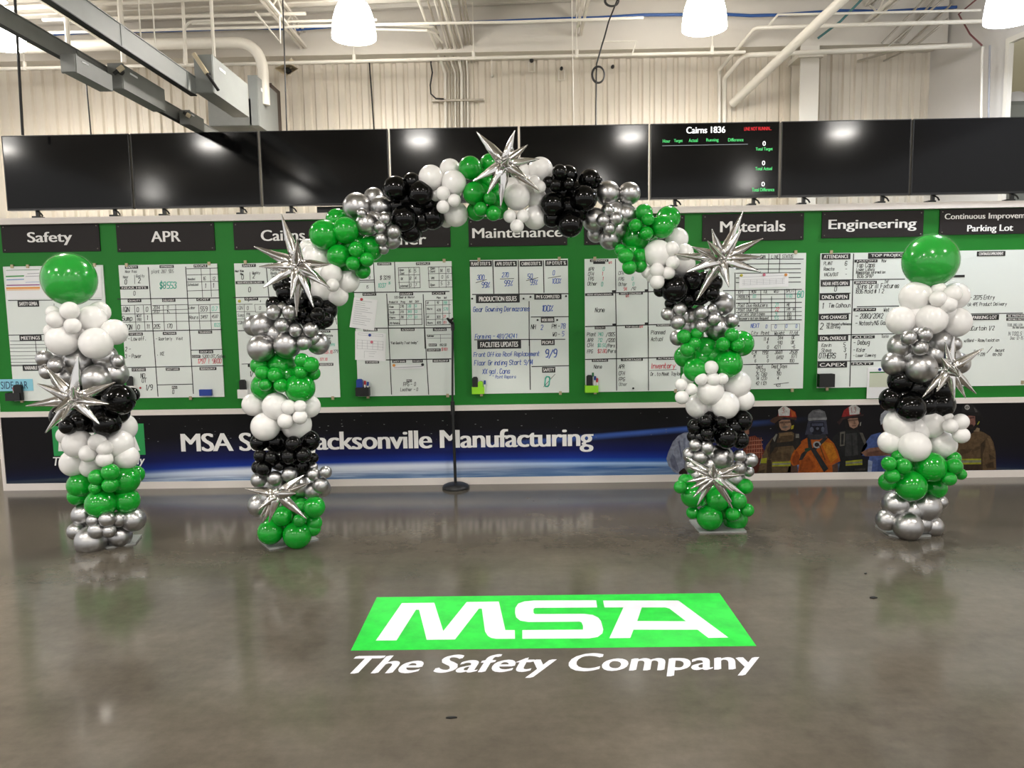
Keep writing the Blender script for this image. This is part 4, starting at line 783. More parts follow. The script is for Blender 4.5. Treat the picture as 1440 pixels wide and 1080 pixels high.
figure('printed_person', 'printed firefighter in a tan coat and red helmet with shield 3', [
    ((104, 84, 58), [(270, 762), (280, 715), (310, 620), (345, 520), (395, 455), (450, 412), (560, 402), (620, 445), (645, 500), (600, 560), (555, 640), (550, 762)]),
    ((70, 55, 40), [(395, 455), (450, 412), (470, 460), (440, 560), (400, 620), (370, 640), (350, 560)]), ((40, 36, 32), [(380, 500), (425, 415), (452, 420), (430, 500), (405, 560), (375, 600)]),
    ((126, 102, 70), [(455, 420), (555, 405), (575, 440), (520, 480), (455, 455)]), ((86, 68, 46), [(460, 440), (570, 430), (580, 455), (520, 490), (462, 470)]), ((45, 40, 35), [(400, 500), (575, 480), (570, 520), (400, 535)]),
    ((45, 42, 38), [(580, 415), (625, 420), (640, 500), (590, 560), (570, 520)]), ((130, 128, 120), [(400, 460), (428, 420), (440, 425), (415, 490)]), ((130, 128, 120), [(592, 420), (620, 420), (622, 455), (594, 455)]),
    ((88, 70, 48), [(390, 580), (470, 575), (470, 640), (390, 645)]), ((88, 70, 48), [(490, 590), (550, 580), (550, 640), (490, 640)]),
    ((178, 180, 45), [(395, 658), (550, 652), (550, 692), (395, 696)]), ((150, 150, 130), [(395, 670), (550, 665), (550, 678), (395, 684)]), ((178, 180, 45), [(302, 630), (350, 622), (346, 668), (294, 668)]),
    ((60, 46, 34), [(355, 640), (385, 640), (395, 762), (345, 762)]), ((70, 55, 40), [(270, 740), (330, 720), (330, 762), (260, 762)]),
    ((28, 22, 20), [(415, 330), (450, 300), (580, 300), (600, 360), (560, 400), (455, 400), (430, 365)]),
    ((165, 128, 104), [(452, 318), (475, 302), (545, 300), (555, 345), (546, 378), (512, 395), (472, 388), (456, 360)]), ((110, 84, 68), [(455, 318), (548, 312), (550, 328), (457, 334)]), ((120, 108, 98), [(474, 362), (512, 350), (535, 360), (510, 372), (485, 374)]), ((130, 98, 78), [(488, 322), (500, 322), (508, 350), (486, 350)]),
    ((190, 180, 40), [(556, 352), (578, 345), (572, 378), (552, 382)]),
    ((84, 56, 42), [(372, 312), (398, 288), (450, 268), (600, 276), (598, 306), (560, 296), (500, 286), (450, 302), (415, 332), (390, 322)]),
    ((158, 42, 34), [(440, 270), (455, 215), (490, 188), (545, 205), (590, 235), (602, 282), (540, 280)]), ((190, 90, 40), [(548, 210), (585, 238), (596, 275), (560, 275)]),
    ((222, 220, 216), [(445, 218), (495, 176), (545, 212), (540, 268), (450, 268)])], PC)
figure('printed_person', 'printed worker in an orange shirt, harness and clear face shield', [
    ((92, 66, 54), [(545, 670), (605, 680), (612, 762), (520, 765)]), ((92, 66, 54), [(885, 690), (948, 668), (950, 760), (890, 758)]),
    ((186, 92, 26), [(540, 655), (562, 595), (600, 525), (650, 475), (705, 445), (850, 440), (915, 500), (945, 560), (972, 650), (900, 685), (905, 765), (612, 768), (622, 680), (570, 690)]),
    ((205, 126, 26), [(800, 480), (905, 502), (950, 620), (890, 668), (838, 560)]), ((150, 68, 20), [(560, 640), (600, 560), (625, 600), (620, 680), (575, 680)]), ((160, 76, 22), [(640, 640), (700, 600), (760, 700), (700, 766), (620, 766)]), ((214, 138, 40), [(850, 500), (890, 520), (880, 600), (850, 580)]),
    ((46, 46, 48), [(690, 450), (715, 448), (735, 545), (690, 575), (650, 640), (620, 645), (640, 590), (700, 540)]), ((46, 46, 48), [(715, 545), (752, 535), (870, 715), (832, 745)]), ((46, 46, 48), [(830, 450), (870, 452), (760, 560), (740, 540)]), ((42, 70, 50), [(668, 545), (712, 535), (716, 560), (672, 574)]),
    ((54, 54, 60), [(690, 440), (720, 400), (830, 400), (860, 445), (790, 470), (720, 468)]), (m_grayink, ell(772, 512, 34, 30)), ((38, 38, 42), ell(772, 512, 20, 18)), ((110, 64, 24), [(790, 520), (800, 515), (845, 640), (838, 645)]),
    ((64, 66, 84), [(697, 312), (852, 306), (865, 422), (672, 428)]), ((30, 30, 42), [(718, 325), (832, 322), (838, 395), (805, 425), (740, 425), (714, 395)]), ((78, 82, 105), [(728, 332), (824, 330), (826, 352), (728, 354)]), ((96, 100, 118), ell(728, 385, 16, 24)), ((96, 100, 118), ell(822, 382, 14, 24)), ((22, 22, 30), ell(776, 380, 26, 24)), ((92, 94, 110), ell(776, 376, 13, 12)),
    ((112, 112, 116), [(694, 300), (700, 256), (735, 222), (790, 212), (838, 232), (856, 290), (852, 306), (780, 298), (708, 312)]), ((152, 152, 155), [(698, 288), (855, 282), (856, 300), (700, 310)]), ((140, 140, 143), [(745, 232), (800, 220), (830, 245), (790, 240)])], PC)
figure('printed_person', 'printed firefighter in a black coat and red helmet with shield L3', [
    ((34, 34, 35), [(890, 520), (905, 450), (960, 402), (1030, 378), (1120, 386), (1170, 430), (1200, 520), (1172, 565), (1150, 615), (1205, 640), (1205, 762), (955, 762), (968, 660), (935, 560)]),
    ((58, 58, 58), [(1015, 420), (1110, 410), (1120, 600), (1010, 610)]), ((42, 42, 43), [(1060, 430), (1072, 430), (1082, 600), (1066, 602)]),
    ((112, 108, 98), [(968, 406), (1010, 400), (1006, 520), (966, 525)]), ((40, 40, 40), [(978, 420), (1000, 418), (996, 510), (976, 512)]), ((104, 100, 92), [(1132, 410), (1158, 412), (1190, 488), (1174, 515)]),
    ((170, 172, 50), [(1015, 650), (1155, 636), (1155, 682), (1015, 690)]), ((140, 140, 130), [(1015, 664), (1155, 652), (1155, 664), (1015, 676)]), ((62, 60, 56), [(1090, 715), (1180, 712), (1180, 728), (1090, 730)]),
    ((30, 26, 25), [(1005, 300), (1035, 285), (1130, 285), (1140, 350), (1110, 385), (1040, 392), (1010, 370)]),
    ((172, 134, 112), [(1032, 296), (1050, 290), (1116, 286), (1126, 330), (1112, 362), (1082, 376), (1048, 360)]), ((120, 90, 74), [(1036, 300), (1118, 292), (1120, 306), (1036, 316)]), ((128, 92, 78), [(1066, 350), (1104, 346), (1100, 356), (1070, 358)]), ((140, 106, 88), [(1082, 310), (1092, 310), (1098, 336), (1082, 338)]),
    ((150, 148, 140), [(1136, 325), (1146, 320), (1142, 350), (1134, 355)]),
    ((58, 38, 38), [(940, 322), (985, 282), (1040, 264), (1168, 255), (1162, 270), (1060, 282), (992, 300), (960, 346)]),
    ((158, 40, 40), [(980, 278), (1000, 220), (1045, 190), (1112, 182), (1140, 252), (1050, 270)]),
    ((225, 223, 220), [(1040, 198), (1085, 164), (1136, 206), (1130, 254), (1048, 260)])], PC)
figure('printed_person', 'printed figure in a blue shirt with folded arms and white helmet', [
    ((86, 108, 172), [(1140, 592), (1170, 510), (1230, 430), (1300, 410), (1440, 430), (1440, 762), (1200, 762), (1206, 660), (1216, 612), (1150, 604)]), ((165, 178, 212), [(1206, 640), (1242, 652), (1232, 762), (1200, 762)]), ((60, 80, 140), [(1290, 640), (1330, 630), (1330, 762), (1280, 762)]),
    ((150, 108, 88), [(1145, 578), (1212, 542), (1300, 530), (1385, 580), (1400, 602), (1300, 606), (1180, 610)]), ((120, 82, 66), [(1200, 575), (1300, 560), (1390, 590), (1300, 606), (1190, 608)]),
    ((140, 100, 84), [(1318, 330), (1345, 300), (1420, 300), (1420, 410), (1335, 400)]), ((196, 200, 210), [(1304, 300), (1312, 255), (1345, 225), (1420, 215), (1420, 300), (1330, 330), (1312, 345)])], PC)
figure('printed_person', 'printed firefighter in a tan coat and black helmet', [
    ((104, 82, 56), [(140, 565), (300, 462), (400, 405), (480, 432), (560, 482), (602, 560), (630, 680), (636, 935), (240, 935), (200, 800), (140, 700)]),
    ((60, 46, 34), [(200, 838), (460, 838), (460, 935), (235, 935)]), ((66, 52, 36), [(440, 580), (500, 520), (500, 610), (465, 720), (462, 935), (440, 935)]), ((84, 66, 45), [(180, 650), (330, 640), (300, 690), (180, 720)]), ((84, 66, 45), [(330, 650), (440, 600), (430, 640), (340, 680)]), ((128, 104, 74), [(520, 500), (570, 520), (610, 660), (570, 640)]), ((70, 55, 38), [(540, 700), (630, 760), (560, 780)]), ((70, 55, 38), [(500, 840), (600, 800), (610, 880), (520, 880)]),
    ((178, 180, 50), [(168, 768), (445, 764), (445, 834), (190, 838)]), ((140, 142, 120), [(175, 786), (445, 784), (445, 812), (182, 816)]),
    ((150, 128, 100), [(350, 420), (392, 370), (428, 382), (425, 425)]), ((26, 23, 22), [(255, 220), (400, 210), (420, 320), (370, 405), (285, 440), (250, 360)]),
    ((146, 100, 90), [(258, 224), (368, 212), (374, 325), (335, 385), (270, 375)]), ((48, 34, 30), [(268, 345), (330, 330), (352, 345), (345, 385), (290, 392)]), ((96, 62, 56), [(300, 240), (360, 232), (360, 252), (300, 262)]),
    ((178, 184, 60), [(393, 330), (420, 286), (428, 300), (404, 336)]),
    ((42, 39, 40), [(196, 192), (204, 105), (258, 60), (330, 70), (408, 150), (432, 192)]), ((30, 27, 28), [(138, 212), (200, 178), (430, 178), (472, 232), (468, 284), (420, 230), (250, 216), (150, 228)]), ((90, 86, 84), [(350, 110), (392, 150), (400, 176), (372, 176)]), ((205, 200, 196), ell(268, 115, 33, 32)), ((70, 66, 66), ell(268, 115, 20, 19)), ((150, 146, 142), [(260, 100), (276, 100), (276, 132), (260, 132)])], RC)
mb = digits(PC, '3', 478, 245, 44, 32, (150, 35, 40), .004); mb.build('shield_number', t)
mb = digits(PC, 'L3', 1062, 238, 40, 32, (120, 30, 35), .004); mb.build('shield_number', t)

# ------------------------------------------------------------------ company mark on the floor, projected light painted in flat colour
m_pg = mottle(mat('painted_light_green', rgb(34, 205, 62), .5), 9, .2, detail=8)
m_pw = mottle(mat('painted_light_white', rgb(224, 223, 232), .5), 9, .04, detail=8)
t = thing('floor_logo', 'bright green and white company mark, projected light painted flat on the concrete floor', 'floor logo', (.15, -3.0, 0))
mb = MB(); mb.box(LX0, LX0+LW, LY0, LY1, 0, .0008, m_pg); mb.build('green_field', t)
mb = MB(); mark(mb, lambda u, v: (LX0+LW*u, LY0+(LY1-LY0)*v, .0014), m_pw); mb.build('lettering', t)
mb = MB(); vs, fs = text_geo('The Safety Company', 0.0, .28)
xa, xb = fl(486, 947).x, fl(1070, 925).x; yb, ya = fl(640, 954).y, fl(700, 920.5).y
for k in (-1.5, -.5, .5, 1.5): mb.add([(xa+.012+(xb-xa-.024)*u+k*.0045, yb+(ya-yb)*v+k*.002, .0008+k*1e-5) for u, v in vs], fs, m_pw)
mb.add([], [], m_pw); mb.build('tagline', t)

# ------------------------------------------------------------------ balloons
def balloon_mesh(name, m):
    prof = []; n = 18
    for i in range(n+1):
        a = math.pi*i/n; r = math.sin(a); z = -math.cos(a)
        if z < -0.2: z = -0.2-(abs(z)-0.2)*1.12
        if z < -0.6: r *= 0.97
        prof.append((max(r, 0.0001), z))
    prof = [(.03, -1.2), (.05, -1.17), (.03, -1.14)]+prof[1:]
    mb = MB(); mb.lathe(prof, (0, 0, 0), m, 30)
    me = bpy.data.meshes.new(name); me.from_pydata(mb.v, [], mb.f); me.materials.append(m)
    me.polygons.foreach_set('use_smooth', [True]*len(mb.f)); me.update(); return me
BM = {k: balloon_mesh(n, COL[k]) for k, n in (('g', 'green_balloon'), ('w', 'white_balloon'), ('k', 'black_balloon'), ('s', 'silver_balloon'))}
CNAME = {'g': 'green', 'w': 'white', 'k': 'black', 's': 'silver'}
def garland(name, label, cat, base, axisY, bands, group=None):
    """bands: list of (colour, 'x,y,r,layer ...'); measured disc centres, each given its own depth on the garland"""
    root = thing(name, label, cat, base, group)
    for colr, spec in bands:
        band = bpy.data.objects.new('balloon_band', None); C.objects.link(band); band.parent = root; band.empty_display_size = .05
        band['label'] = CNAME[colr]+' balloon band'
        items = []
        for tok in spec.split():
            v = tok.split(','); items.append((float(v[0]), float(v[1]), float(v[2]), v[3]))
        cx = sum(i[0]*i[2] for i in items)/sum(i[2] for i in items); cy = sum(i[1]*i[2] for i in items)/sum(i[2] for i in items)
        Y0 = axisY(cx)
        big = [i for i in items if i[2] > 13]
        for s in (-1, 1):
            items.append((cx+s*8, cy-s*5, 13.5, 'z'))
        ax = at(cx, cy, Y0)
        for (x, y, r, l) in items:
            dep = {'f': -.115, 'm': -.02, 'b': .07, 'z': .10}[l]
            if r < 12.6 and l == 'f': dep -= .055
            if r < 12.6 and l == 'm': dep -= .06
            p = at(x, y, Y0+dep); R = r*mpp(p)*(1.065 if r > 12.6 else 1.03)
            o = bpy.data.objects.new('balloon', BM[colr]); C.objects.link(o); o.parent = band
            o.location = p-Vector(base)
            q = p-Vector((ax.x*.75+p.x*.25, ax.y+.02, ax.z*.5+p.z*.5))
            o.rotation_euler = q.to_track_quat('Z', 'Y').to_euler()
            o.scale = (R, R, R*.98)
    return root
def plate(root, pts, th=.012):
    mb = MB(); mb.prism([(x, y, 0) for x, y in pts], (0, 0, th), m_plate); o = mb.build('base_plate', root); return o
def topper(root, px, py, rx, ry, Y):
    p = at(px, py, Y); k = mpp(p); base = wloc(root)
    mb = MB(); n = 26
    prof = [(max(.0005, math.sin(math.pi*i/n)*rx*k*.955), -math.cos(math.pi*i/n)*ry*k*.955) for i in range(n+1)]
    mb.lathe(prof, p, m_bg, 40); o = mb.build('topper_balloon', root, True, origin=p)
    o['label'] = 'big round green topper balloon'
    mb = MB(); mb.lathe([(a/.955, b/.955) for a, b in prof], p, m_clear, 40); c = mb.build('clear_outer_balloon', o, True, origin=p); c.location = (0, 0, 0)
def pole(root, x, y, z1):
    mb = MB(); mb.tube([(x, y, .01), (x, y, z1)], .012, m_rubber, 8); mb.build('inner_pole', root)

YL = -1.63
col1 = garland('balloon_tower', 'balloon column topped by a big green balloon, in front of the Safety whiteboard', 'balloon tower', (at(145, 600, YL).x, YL, 0), lambda x: YL, [
 ('w', '98,437,12.5,f 78,449,12,f 102,458,11,f 74,439,9,m 129,449,18.5,m 140,439,14,b 161,467,17,m 88,478,21,f 72,466,10,m 135,483,21,f 118,468,15,m 108,448,14,m'),
 ('s', '62,504,11,m 84,500,12,b 79,514,11,f 66,523,10,m 111,509,20,m 148,502,16,m 166,508,9,m 162,526,17,m 136,534,20,f 91,530,17,m 118,534,17,m'),
 ('k', '167,562,21,f 186,555,10,b 140,571,18,m 111,579,18,m 150,595,18.5,f 96,599,12,f 112,593,13,f 100,577,15,m 85,585,14,m 130,592,16,m 165,580,16,m'),
 ('w', '172,601,19,b 109,624,19,f 92,612,12,b 137,622,12,f 166,625,20,m 124,637.5,12,f 147,630,11,f 147,646,11,f 104,651,18,m 178,643,16,m 128,656,15,m 150,640,17,m'),
 ('g', '136,671,11,f 155,664,12,f 155,682,11,f 134,686,8.5,f 113,682,17,m 175,674,20,m 191,667,12,b 109,697,13,m 142,708,20,f 178,704,17,m 150,690,18,m'),
 ('s', '117,724,15,m 131,732,8.5,f 151,730,11,f 167,730,11,m 188,731,15.5,m 136,746,11.5,f 154,747,9,f 107,747,12,m 128,761,20.5,f 168,754,16,m 150,755,13,m 148,738,15,m')])
topper(col1, 97.5, 393, 37.5, 38.5, YL-.02)
c0 = fl(156, 771); plate(col1, [(c0.x-.19, c0.y+.03), (c0.x-.02, c0.y-.01), (c0.x+.13, c0.y+.08), (c0.x+.08, c0.y+.27), (c0.x-.16, c0.y+.27)])
pole(col1, at(145, 600, YL).x, YL, 1.5)

col2 = garland('balloon_tower', 'balloon column topped by a big green balloon, in front of the Engineering whiteboard', 'balloon tower', (at(1290, 600, YL).x, YL, 0), lambda x: YL, [
 ('w', '1288,418,21,m 1319,420,11,f 1340,413,12,f 1344,416,17.5,m 1333,428,12,f 1267,451,19,m 1310,449,20,f 1344,453,20,m 1320,407,10,m 1290,443,18,m 1328,440,16,m'),
 ('s', '1278,475,10.5,f 1300,470.7,10.5,f 1289,465.5,9,m 1294,489,10.5,f 1267,487,17,m 1321,482,17,m 1258,511,16.5,m 1295.5,518,20,f 1342,484,10,m 1349,511,14,m 1333,503,16,m 1278,500,16,m 1312,500,15,m'),
 ('k', '1267,536,17,m 1254,562,16,m 1281,573,19,f 1322,569,19,m 1293,545,20,m 1320,547,19,m 1327,534,13,m 1303,570,16,m 1268,560,15,m'),
 ('w', '1264.5,596.7,20,m 1308,595.5,19.5,m 1333,588,8,m 1336.7,599,10,f 1351,593,11,f 1352,612,11,f 1251,622,15,m 1286,628,20.5,f 1325.5,625.5,18,m 1288,605,18,m'),
 ('g', '1250,652,10,f 1270,655.5,11,f 1263,642,9,m 1309,656.7,20,f 1342,655.5,11,f 1342,644,9,m 1351,666.7,8,m 1334.5,673,10,f 1254.5,669,10.5,f 1248,678,12,m 1280.5,683,20.5,f 1315.5,685.5,15,m 1290,663,18,m 1325,662,15,m'),
 ('s', '1259,709,17.5,m 1301,712,20.5,m 1322,706,10,b 1247,731,14.5,m 1276.7,740,19,f 1312,740,13.5,m 1280,718,16,m 1296,736,14,m')])
topper(col2, 1308.5, 367, 38.5, 39, YL-.02)
c0 = fl(1288, 756); plate(col2, [(c0.x-.16, c0.y+.05), (c0.x-.11, c0.y-.005), (c0.x+.11, c0.y+.01), (c0.x+.12, c0.y+.27), (c0.x-.15, c0.y+.27)])
pole(col2, at(1290, 600, YL).x, YL, 1.5)

def YA(x): return -1.64+(x-405)/(1010-405)*.24
xl, xr = at(405, 600, YA(405)).x, at(1010, 600, YA(1010)).x
arch = garland('balloon_arch', 'tall balloon arch of green, white, black and silver bands standing before the whiteboards', 'balloon arch', ((xl+xr)/2, -1.52, 0), YA, [
 ('g', '442,713,14.5,f 424,711,11,m 412.6,709,15,m 397,726,13.5,f 421,731.5,8.5,f 442,735,11,m 440,743,11,m 380,748,17,f 418,752,19,f 405,738,16,m 386,725,14,m'),
 ('s', '386.7,672.8,10.5,f 407,667,10.5,f 441,667,9,f 458,664,8.5,f 441,656.5,6,m 451.5,682.4,11,f 364,675,11,m 377,681.5,14,m 425.6,683,16,m 453,687,12,b 363.5,711,14.5,m 401,687,11,m 400,690,15,m 380,700,15,m 440,690,12,m'),
 ('k', '364,622,12,m 389.5,620,16,m 412.6,624,11,f 435,620,14,m 366,641,9,f 382,643.5,10,f 406,642,11,f 427,640,11,f 371,659,10.5,f 393,655.5,7,f 424,654,16,m 441,644,7,m 394,645,16,m 364,657,10,m 410,660,12,m'),
 ('w', '356,569,15,m 388.5,571.5,18.5,f 406,572.5,10.5,f 422,571.5,9,f 435,571.5,15,m 401.5,592,11,f 422,586.5,10,f 373,600,19,f 417,597.5,20,m 410,580,16,m 395,590,15,m'),
 ('g', '395,514,19,m 424.6,506.7,10,f 437.6,513,11,f 364,514,12,m 369,524,10,f 387,527,11,f 423,523,9.5,f 441,525,9.5,m 372,544,18,m 395,542,10,f 422,545.5,20,f 373,541,9,f 405,530,18,m'),
 ('s', '385,439,10.5,f 396,433,8,m 407,439.5,10,f 397,457.5,10.5,f 416,464.6,9.5,f 437,463.7,10.5,f 371,458,17.5,m 357,458,14,b 367,490,18,f 404,485,18,f 428,482,10,f 448,483,15,m 441,476,9,m 390,470,16,m 425,478,14,m'),
 ('k', '404,410,15,m 397,400,13,m 460,436,14,m 447,442,10,f 427,442,14,m 385,428,11,m 451,453,11,m 420,424,16,m 444,427,11,m 457,449,12,m 413,428,14,m 436,450,13,m'),
 ('w', '444,362,20,m 432.6,347,11,b 466,385,14,f 490,395.5,15,m 468,401,9,f 455,407,17,m 475,416,14,m 452,385,17,m'),
 ('g', '456,330,20,f 474,309,15,b 486,324,18,f 476,360,15.5,f 501,351,11,f 521,349,17,m 496.5,370.5,10,f 516,365,10,f 510,381,11,m 498,345,18,m 490,370,14,m'),
 ('s', '501.5,290.7,18.5,m 525.6,278,13.5,b 535.7,291,14.5,m 516,315,15,f 541,307.4,9,f 535,319.4,9,f 554,326,9.7,f 535.7,336,8.5,f 551.5,338,12,m 539.4,350,7.5,m 509,300,7,f 530,310,15,m'),
 ('k', '556,265,16.5,f 579,255.5,12.5,m 591,272,17,f 568,307.4,17.5,f 608,305.5,16.5,m 577,325,15.5,m 560,290,14,m 583,296,17,m 604,288,13,m 592,310,15,m 572,280,15,m'),
 ('w', '606,249.6,16.5,f 633,238,14,m 638,257,16.5,f 623,272,10,f 639,282,9,f 623,291,9,f 641,301.5,16.5,m 628,310,10,b 612,275,8,m 622,260,15,m 632,285,14,m'),
 ('g', '661,236,15.5,f 689,230,13.5,m 667,272,15.5,f 689,279,9,f 676,294,10,f 694,300,10.5,f 670,297,13,m 700,294,14,m 693,257,15,m 704,275,13,m 683,250,14,m 680,272,15,m'),
 ('w', '760,239,17,m 732,242,13.5,m 727,277,17.5,f 751,256,9,f 758.5,263,9,f 717,304,9,f 735.5,304,9,f 727,318,9.5,f 752.6,306,16,m 754,278,14,m 718,262,12,m 742,262,15,m'),
 ('k', '787,242,10.5,f 798.5,246,13,m 771,256,8,f 781,260,9.5,f 799,259,8.5,f 829,253,14.5,m 842,253,5,m 821.5,279,17.5,f 777,288,16.5,f 801.5,316,17,f 776,307,12.5,m 798,291,17,m 809,268,14,m 790,270,14,m 815,297,14,m'),
 ('s', '854.6,272,16.5,m 885,272,15,m 855.6,295.6,8.5,f 848,310,9.5,f 866,307.6,9.6,f 857,321.5,8.5,f 879.6,302,15,m 835,309,16,m 838,329,12,b 858,336,14.5,m 862,300,17,m 867,322,15,m'),
 ('g', '905.6,299,12,m 911,308.5,9,f 893.5,317,9,f 909,328,9.5,f 931.5,318.7,15.7,f 940,306.7,16,b 893.5,334.4,19,m 879.6,360,11,f 900,360,11,m 885,376,10,f 900,374,9.5,m 872,351,8,m 912,322,15,m 890,355,15,m'),
 ('w', '925,356.7,18.5,f 952,336,15,b 944.5,350,10.5,f 946,369.6,9.6,f 963,355,12,m 924,380,10,f 911,382.6,9,m 924,396.5,10,f 940,383.5,9,f 961,371.5,16,m 918,388,10,m 940,365,16,m'),
 ('k', '949,406,19,f 974,394,13,f 928,408.5,9,m 983,412,17,m 1007,399,9,m 1004,398,12,m 942.6,427,8,m 992,396,14,m 965,421,13,m 1000,412,12,m'),
 ('s', '1016,427,15.5,m 938.5,441.5,9,f 956,435,9.5,f 953,453,10.5,f 973,446.5,13,m 986,439.6,10,f 1001,434.5,7,f 1004,448,9.6,f 986,458.5,9.5,f 1029,451,10,m 1009,461,17,m 953,475,11,b 975,460,14,m 995,450,15,m'),
 ('g', '961.7,473,9.7,f 979,469,8,f 976,483,9.3,f 966.7,491.6,10,f 1016.7,484,10,f 1029,471,10,f 1042.5,483,17,m 1036.7,485,9.5,f 991.7,491,16.5,m 963,501.6,14.5,m 1024,511.7,19,f 978,520,16,f 1005,500,18,m 985,505,16,m'),
 ('w', '1000,517,9.8,f 986,533,9,f 1003,533.5,9.7,f 1016,532.5,8,f 958,541,8.5,f 971.7,547.5,8.5,f 959,558.7,9.5,f 999,551,18,f 1036.7,540,18.5,m 1046,563,14,m 981.6,571,16.5,m 1020,570,18.5,f 967,532,9,b 1000,545,17,m 1000,565,17,m'),
 ('k', '997,587,9,m 992,592.5,9,f 1014,593.5,8.5,f 978.7,600.7,12,m 994,610,9,f 1021,614.6,15.5,f 1043.5,591.5,14,m 1041,619,12,m 974,614,8,m 1004,603,14,m 1030,600,14,m 985,615,12,m'),
 ('s', '977.5,626,8.5,f 994,629.5,9.6,f 984,643,9.6,f 971,640,11,m 1013,644,18,m 1040,641.5,9,f 1056,647,9.6,f 1039,658,10,f 1053,663,7.5,m 981.5,668,11,m 1033,673,14,m 974,655,11,m 1011,662,14,m 995,655,15,m'),
 ('g', '963,675.7,9,m 956.5,685,9,f 974,697,16,f 1048,684,11,m 1009,702.6,16,f 1039,704.4,11,f 1051,717.4,9.3,f 998,727.6,17.5,f 1030.5,723,10,f 1034,729.4,16.5,m 974,721,9,m 970,676,9,m 1000,690,17,m 1030,690,15,m 1015,715,15,m'),
])
plate(arch, [(fl(379, 774).x, fl(379, 774).y), (fl(448, 760).x, fl(448, 760).y), (-1.60, -1.36), (fl(362.6, 759).x, fl(362.6, 759).y)])
plate(arch, [(fl(984, 750).x, fl(984, 750).y), (fl(1050, 749).x, fl(1050, 749).y), (1.60, -1.25), (fl(969, 733).x, fl(969, 733).y)])

# foil starbursts
def starburst(center, tips, Y, label, r0=8.0):
    c = at(*center, Y); k = mpp(c)
    t = thing('starburst_balloon', label, 'foil balloon', c, 'silver starburst foil balloons')
    Lmax = max(math.hypot(a-center[0], b-center[1]) for a, b in tips)*k*1.02
    rr = r0*k
    for j, (a, b) in enumerate(tips):
        Ltip = at(a, b, Y)-c; d2 = Ltip.length
        dy = -math.sqrt(max(0.0, (Lmax*.85)**2-d2*d2))*.75
        if d2 > Lmax*.55: dy *= .5
        Ltip = at(a, b, Y+dy)-c
        u = Ltip.normalized(); v = u.orthogonal().normalized(); w = u.cross(v); Ln = Ltip.length
        mb = MB(); n = 14; prof = [(.02, .25), (.10, .75), (.2, 1.0), (.32, .95), (.5, .74), (.68, .50), (.85, .27), (.96, .13), (.99, .10), (1.0, .03)]
        vs = []; ph = random.random()*6
        for (s, r) in prof:
            for q in range(n):
                th = 2*math.pi*q/n
                m_ = 1+.16*math.cos(5*th+ph)+.07*math.sin(3*th+9*s)+random.uniform(-.05, .05)
                vs.append(c+u*Ln*s+(v*math.cos(th)+w*math.sin(th)*.85)*rr*r*m_)
        fs = [(i*n+q, i*n+(q+1) % n, (i+1)*n+(q+1) % n, (i+1)*n+q) for i in range(len(prof)-1) for q in range(n)]
        fs += [tuple(range(n-1, -1, -1)), tuple((len(prof)-1)*n+q for q in range(n))]
        mb.add(vs, fs, m_foil); mb.build('spike', t, True)
    mb = MB(); nn = 10; vs = []
    prof = [(max(.01, math.sin(math.pi*i/nn))*rr*.95, -math.cos(math.pi*i/nn)*rr*.95) for i in range(nn+1)]
    mb.lathe(prof, c, m_foil, 14)
    mb.v = [tuple(c+(Vector(p)-c)*random.uniform(.85, 1.15)) for p in mb.v]
    mb.build('centre_knot', t, True)
    mb = MB(); mb.tube([c, c+Vector((0, .16, -.01)), c+Vector((0, .34, 0))], .006, m_foil, 8); mb.build('tail', t, True)
    return t
starburst((104, 561), [(110, 500), (62.6, 514), (52, 539.5), (36, 571), (63.6, 609), (86, 592.5), (140, 596.5), (153, 568), (162, 537.5), (76, 579), (103, 545)], YL-.40, 'silver starburst foil balloon on the column before the Safety whiteboard')
starburst((1335.5, 518), [(1342, 473), (1329, 480), (1383, 490), (1297, 559), (1317, 551), (1342, 564), (1358, 560), (1373, 554), (1324, 503), (1350, 530)], YL-.36, 'silver starburst foil balloon on the column before the Engineering whiteboard', 7)
starburst((420, 373), [(395.5, 301), (357, 346.5), (364, 375), (370, 405), (409, 420.5), (417, 445.5), (441, 432), (464, 405), (466, 371.5), (418, 336), (447, 390)], YA(420)-.36, 'silver starburst foil balloon on the arch shoulder beside the Cairns sign')
starburst((1015, 364), [(1045, 297), (1001, 322), (995, 339), (972, 346.5), (948, 357.6), (965, 382.6), (979, 423), (1025, 404), (1070, 382.6), (1072, 361), (1073, 335), (1043.5, 321)], YA(1015)-.34, 'silver starburst foil balloon on the arch shoulder beside the Materials sign')
starburst((709.6, 230), [(670, 185), (724, 183), (742, 203.7), (758.5, 223.7), (741, 251), (760, 269.6), (704, 291), (685, 273), (665, 255), (716, 222)], YA(710)-.36, 'silver starburst foil balloon on the crown of the arch')
starburst((391, 694), [(344, 687), (428, 667.6), (436, 679), (431, 729.6), (369, 736), (363.5, 731), (378, 735), (363.5, 716), (416, 694)], YA(400)-.40, 'silver starburst foil balloon low on the arch leg near the word Safety', 7)
starburst((1003, 669), [(965, 643), (966.6, 655), (966, 677.6), (971, 687), (975, 699), (980.5, 711), (1003, 652.6), (1042.6, 653.5), (1047, 667.4), (1047, 696), (1030.5, 691.5), (1029, 706), (1030.5, 715.5)], YA(1005)-.40, 'silver starburst foil balloon low on the arch leg near the printed firefighters', 6.2)

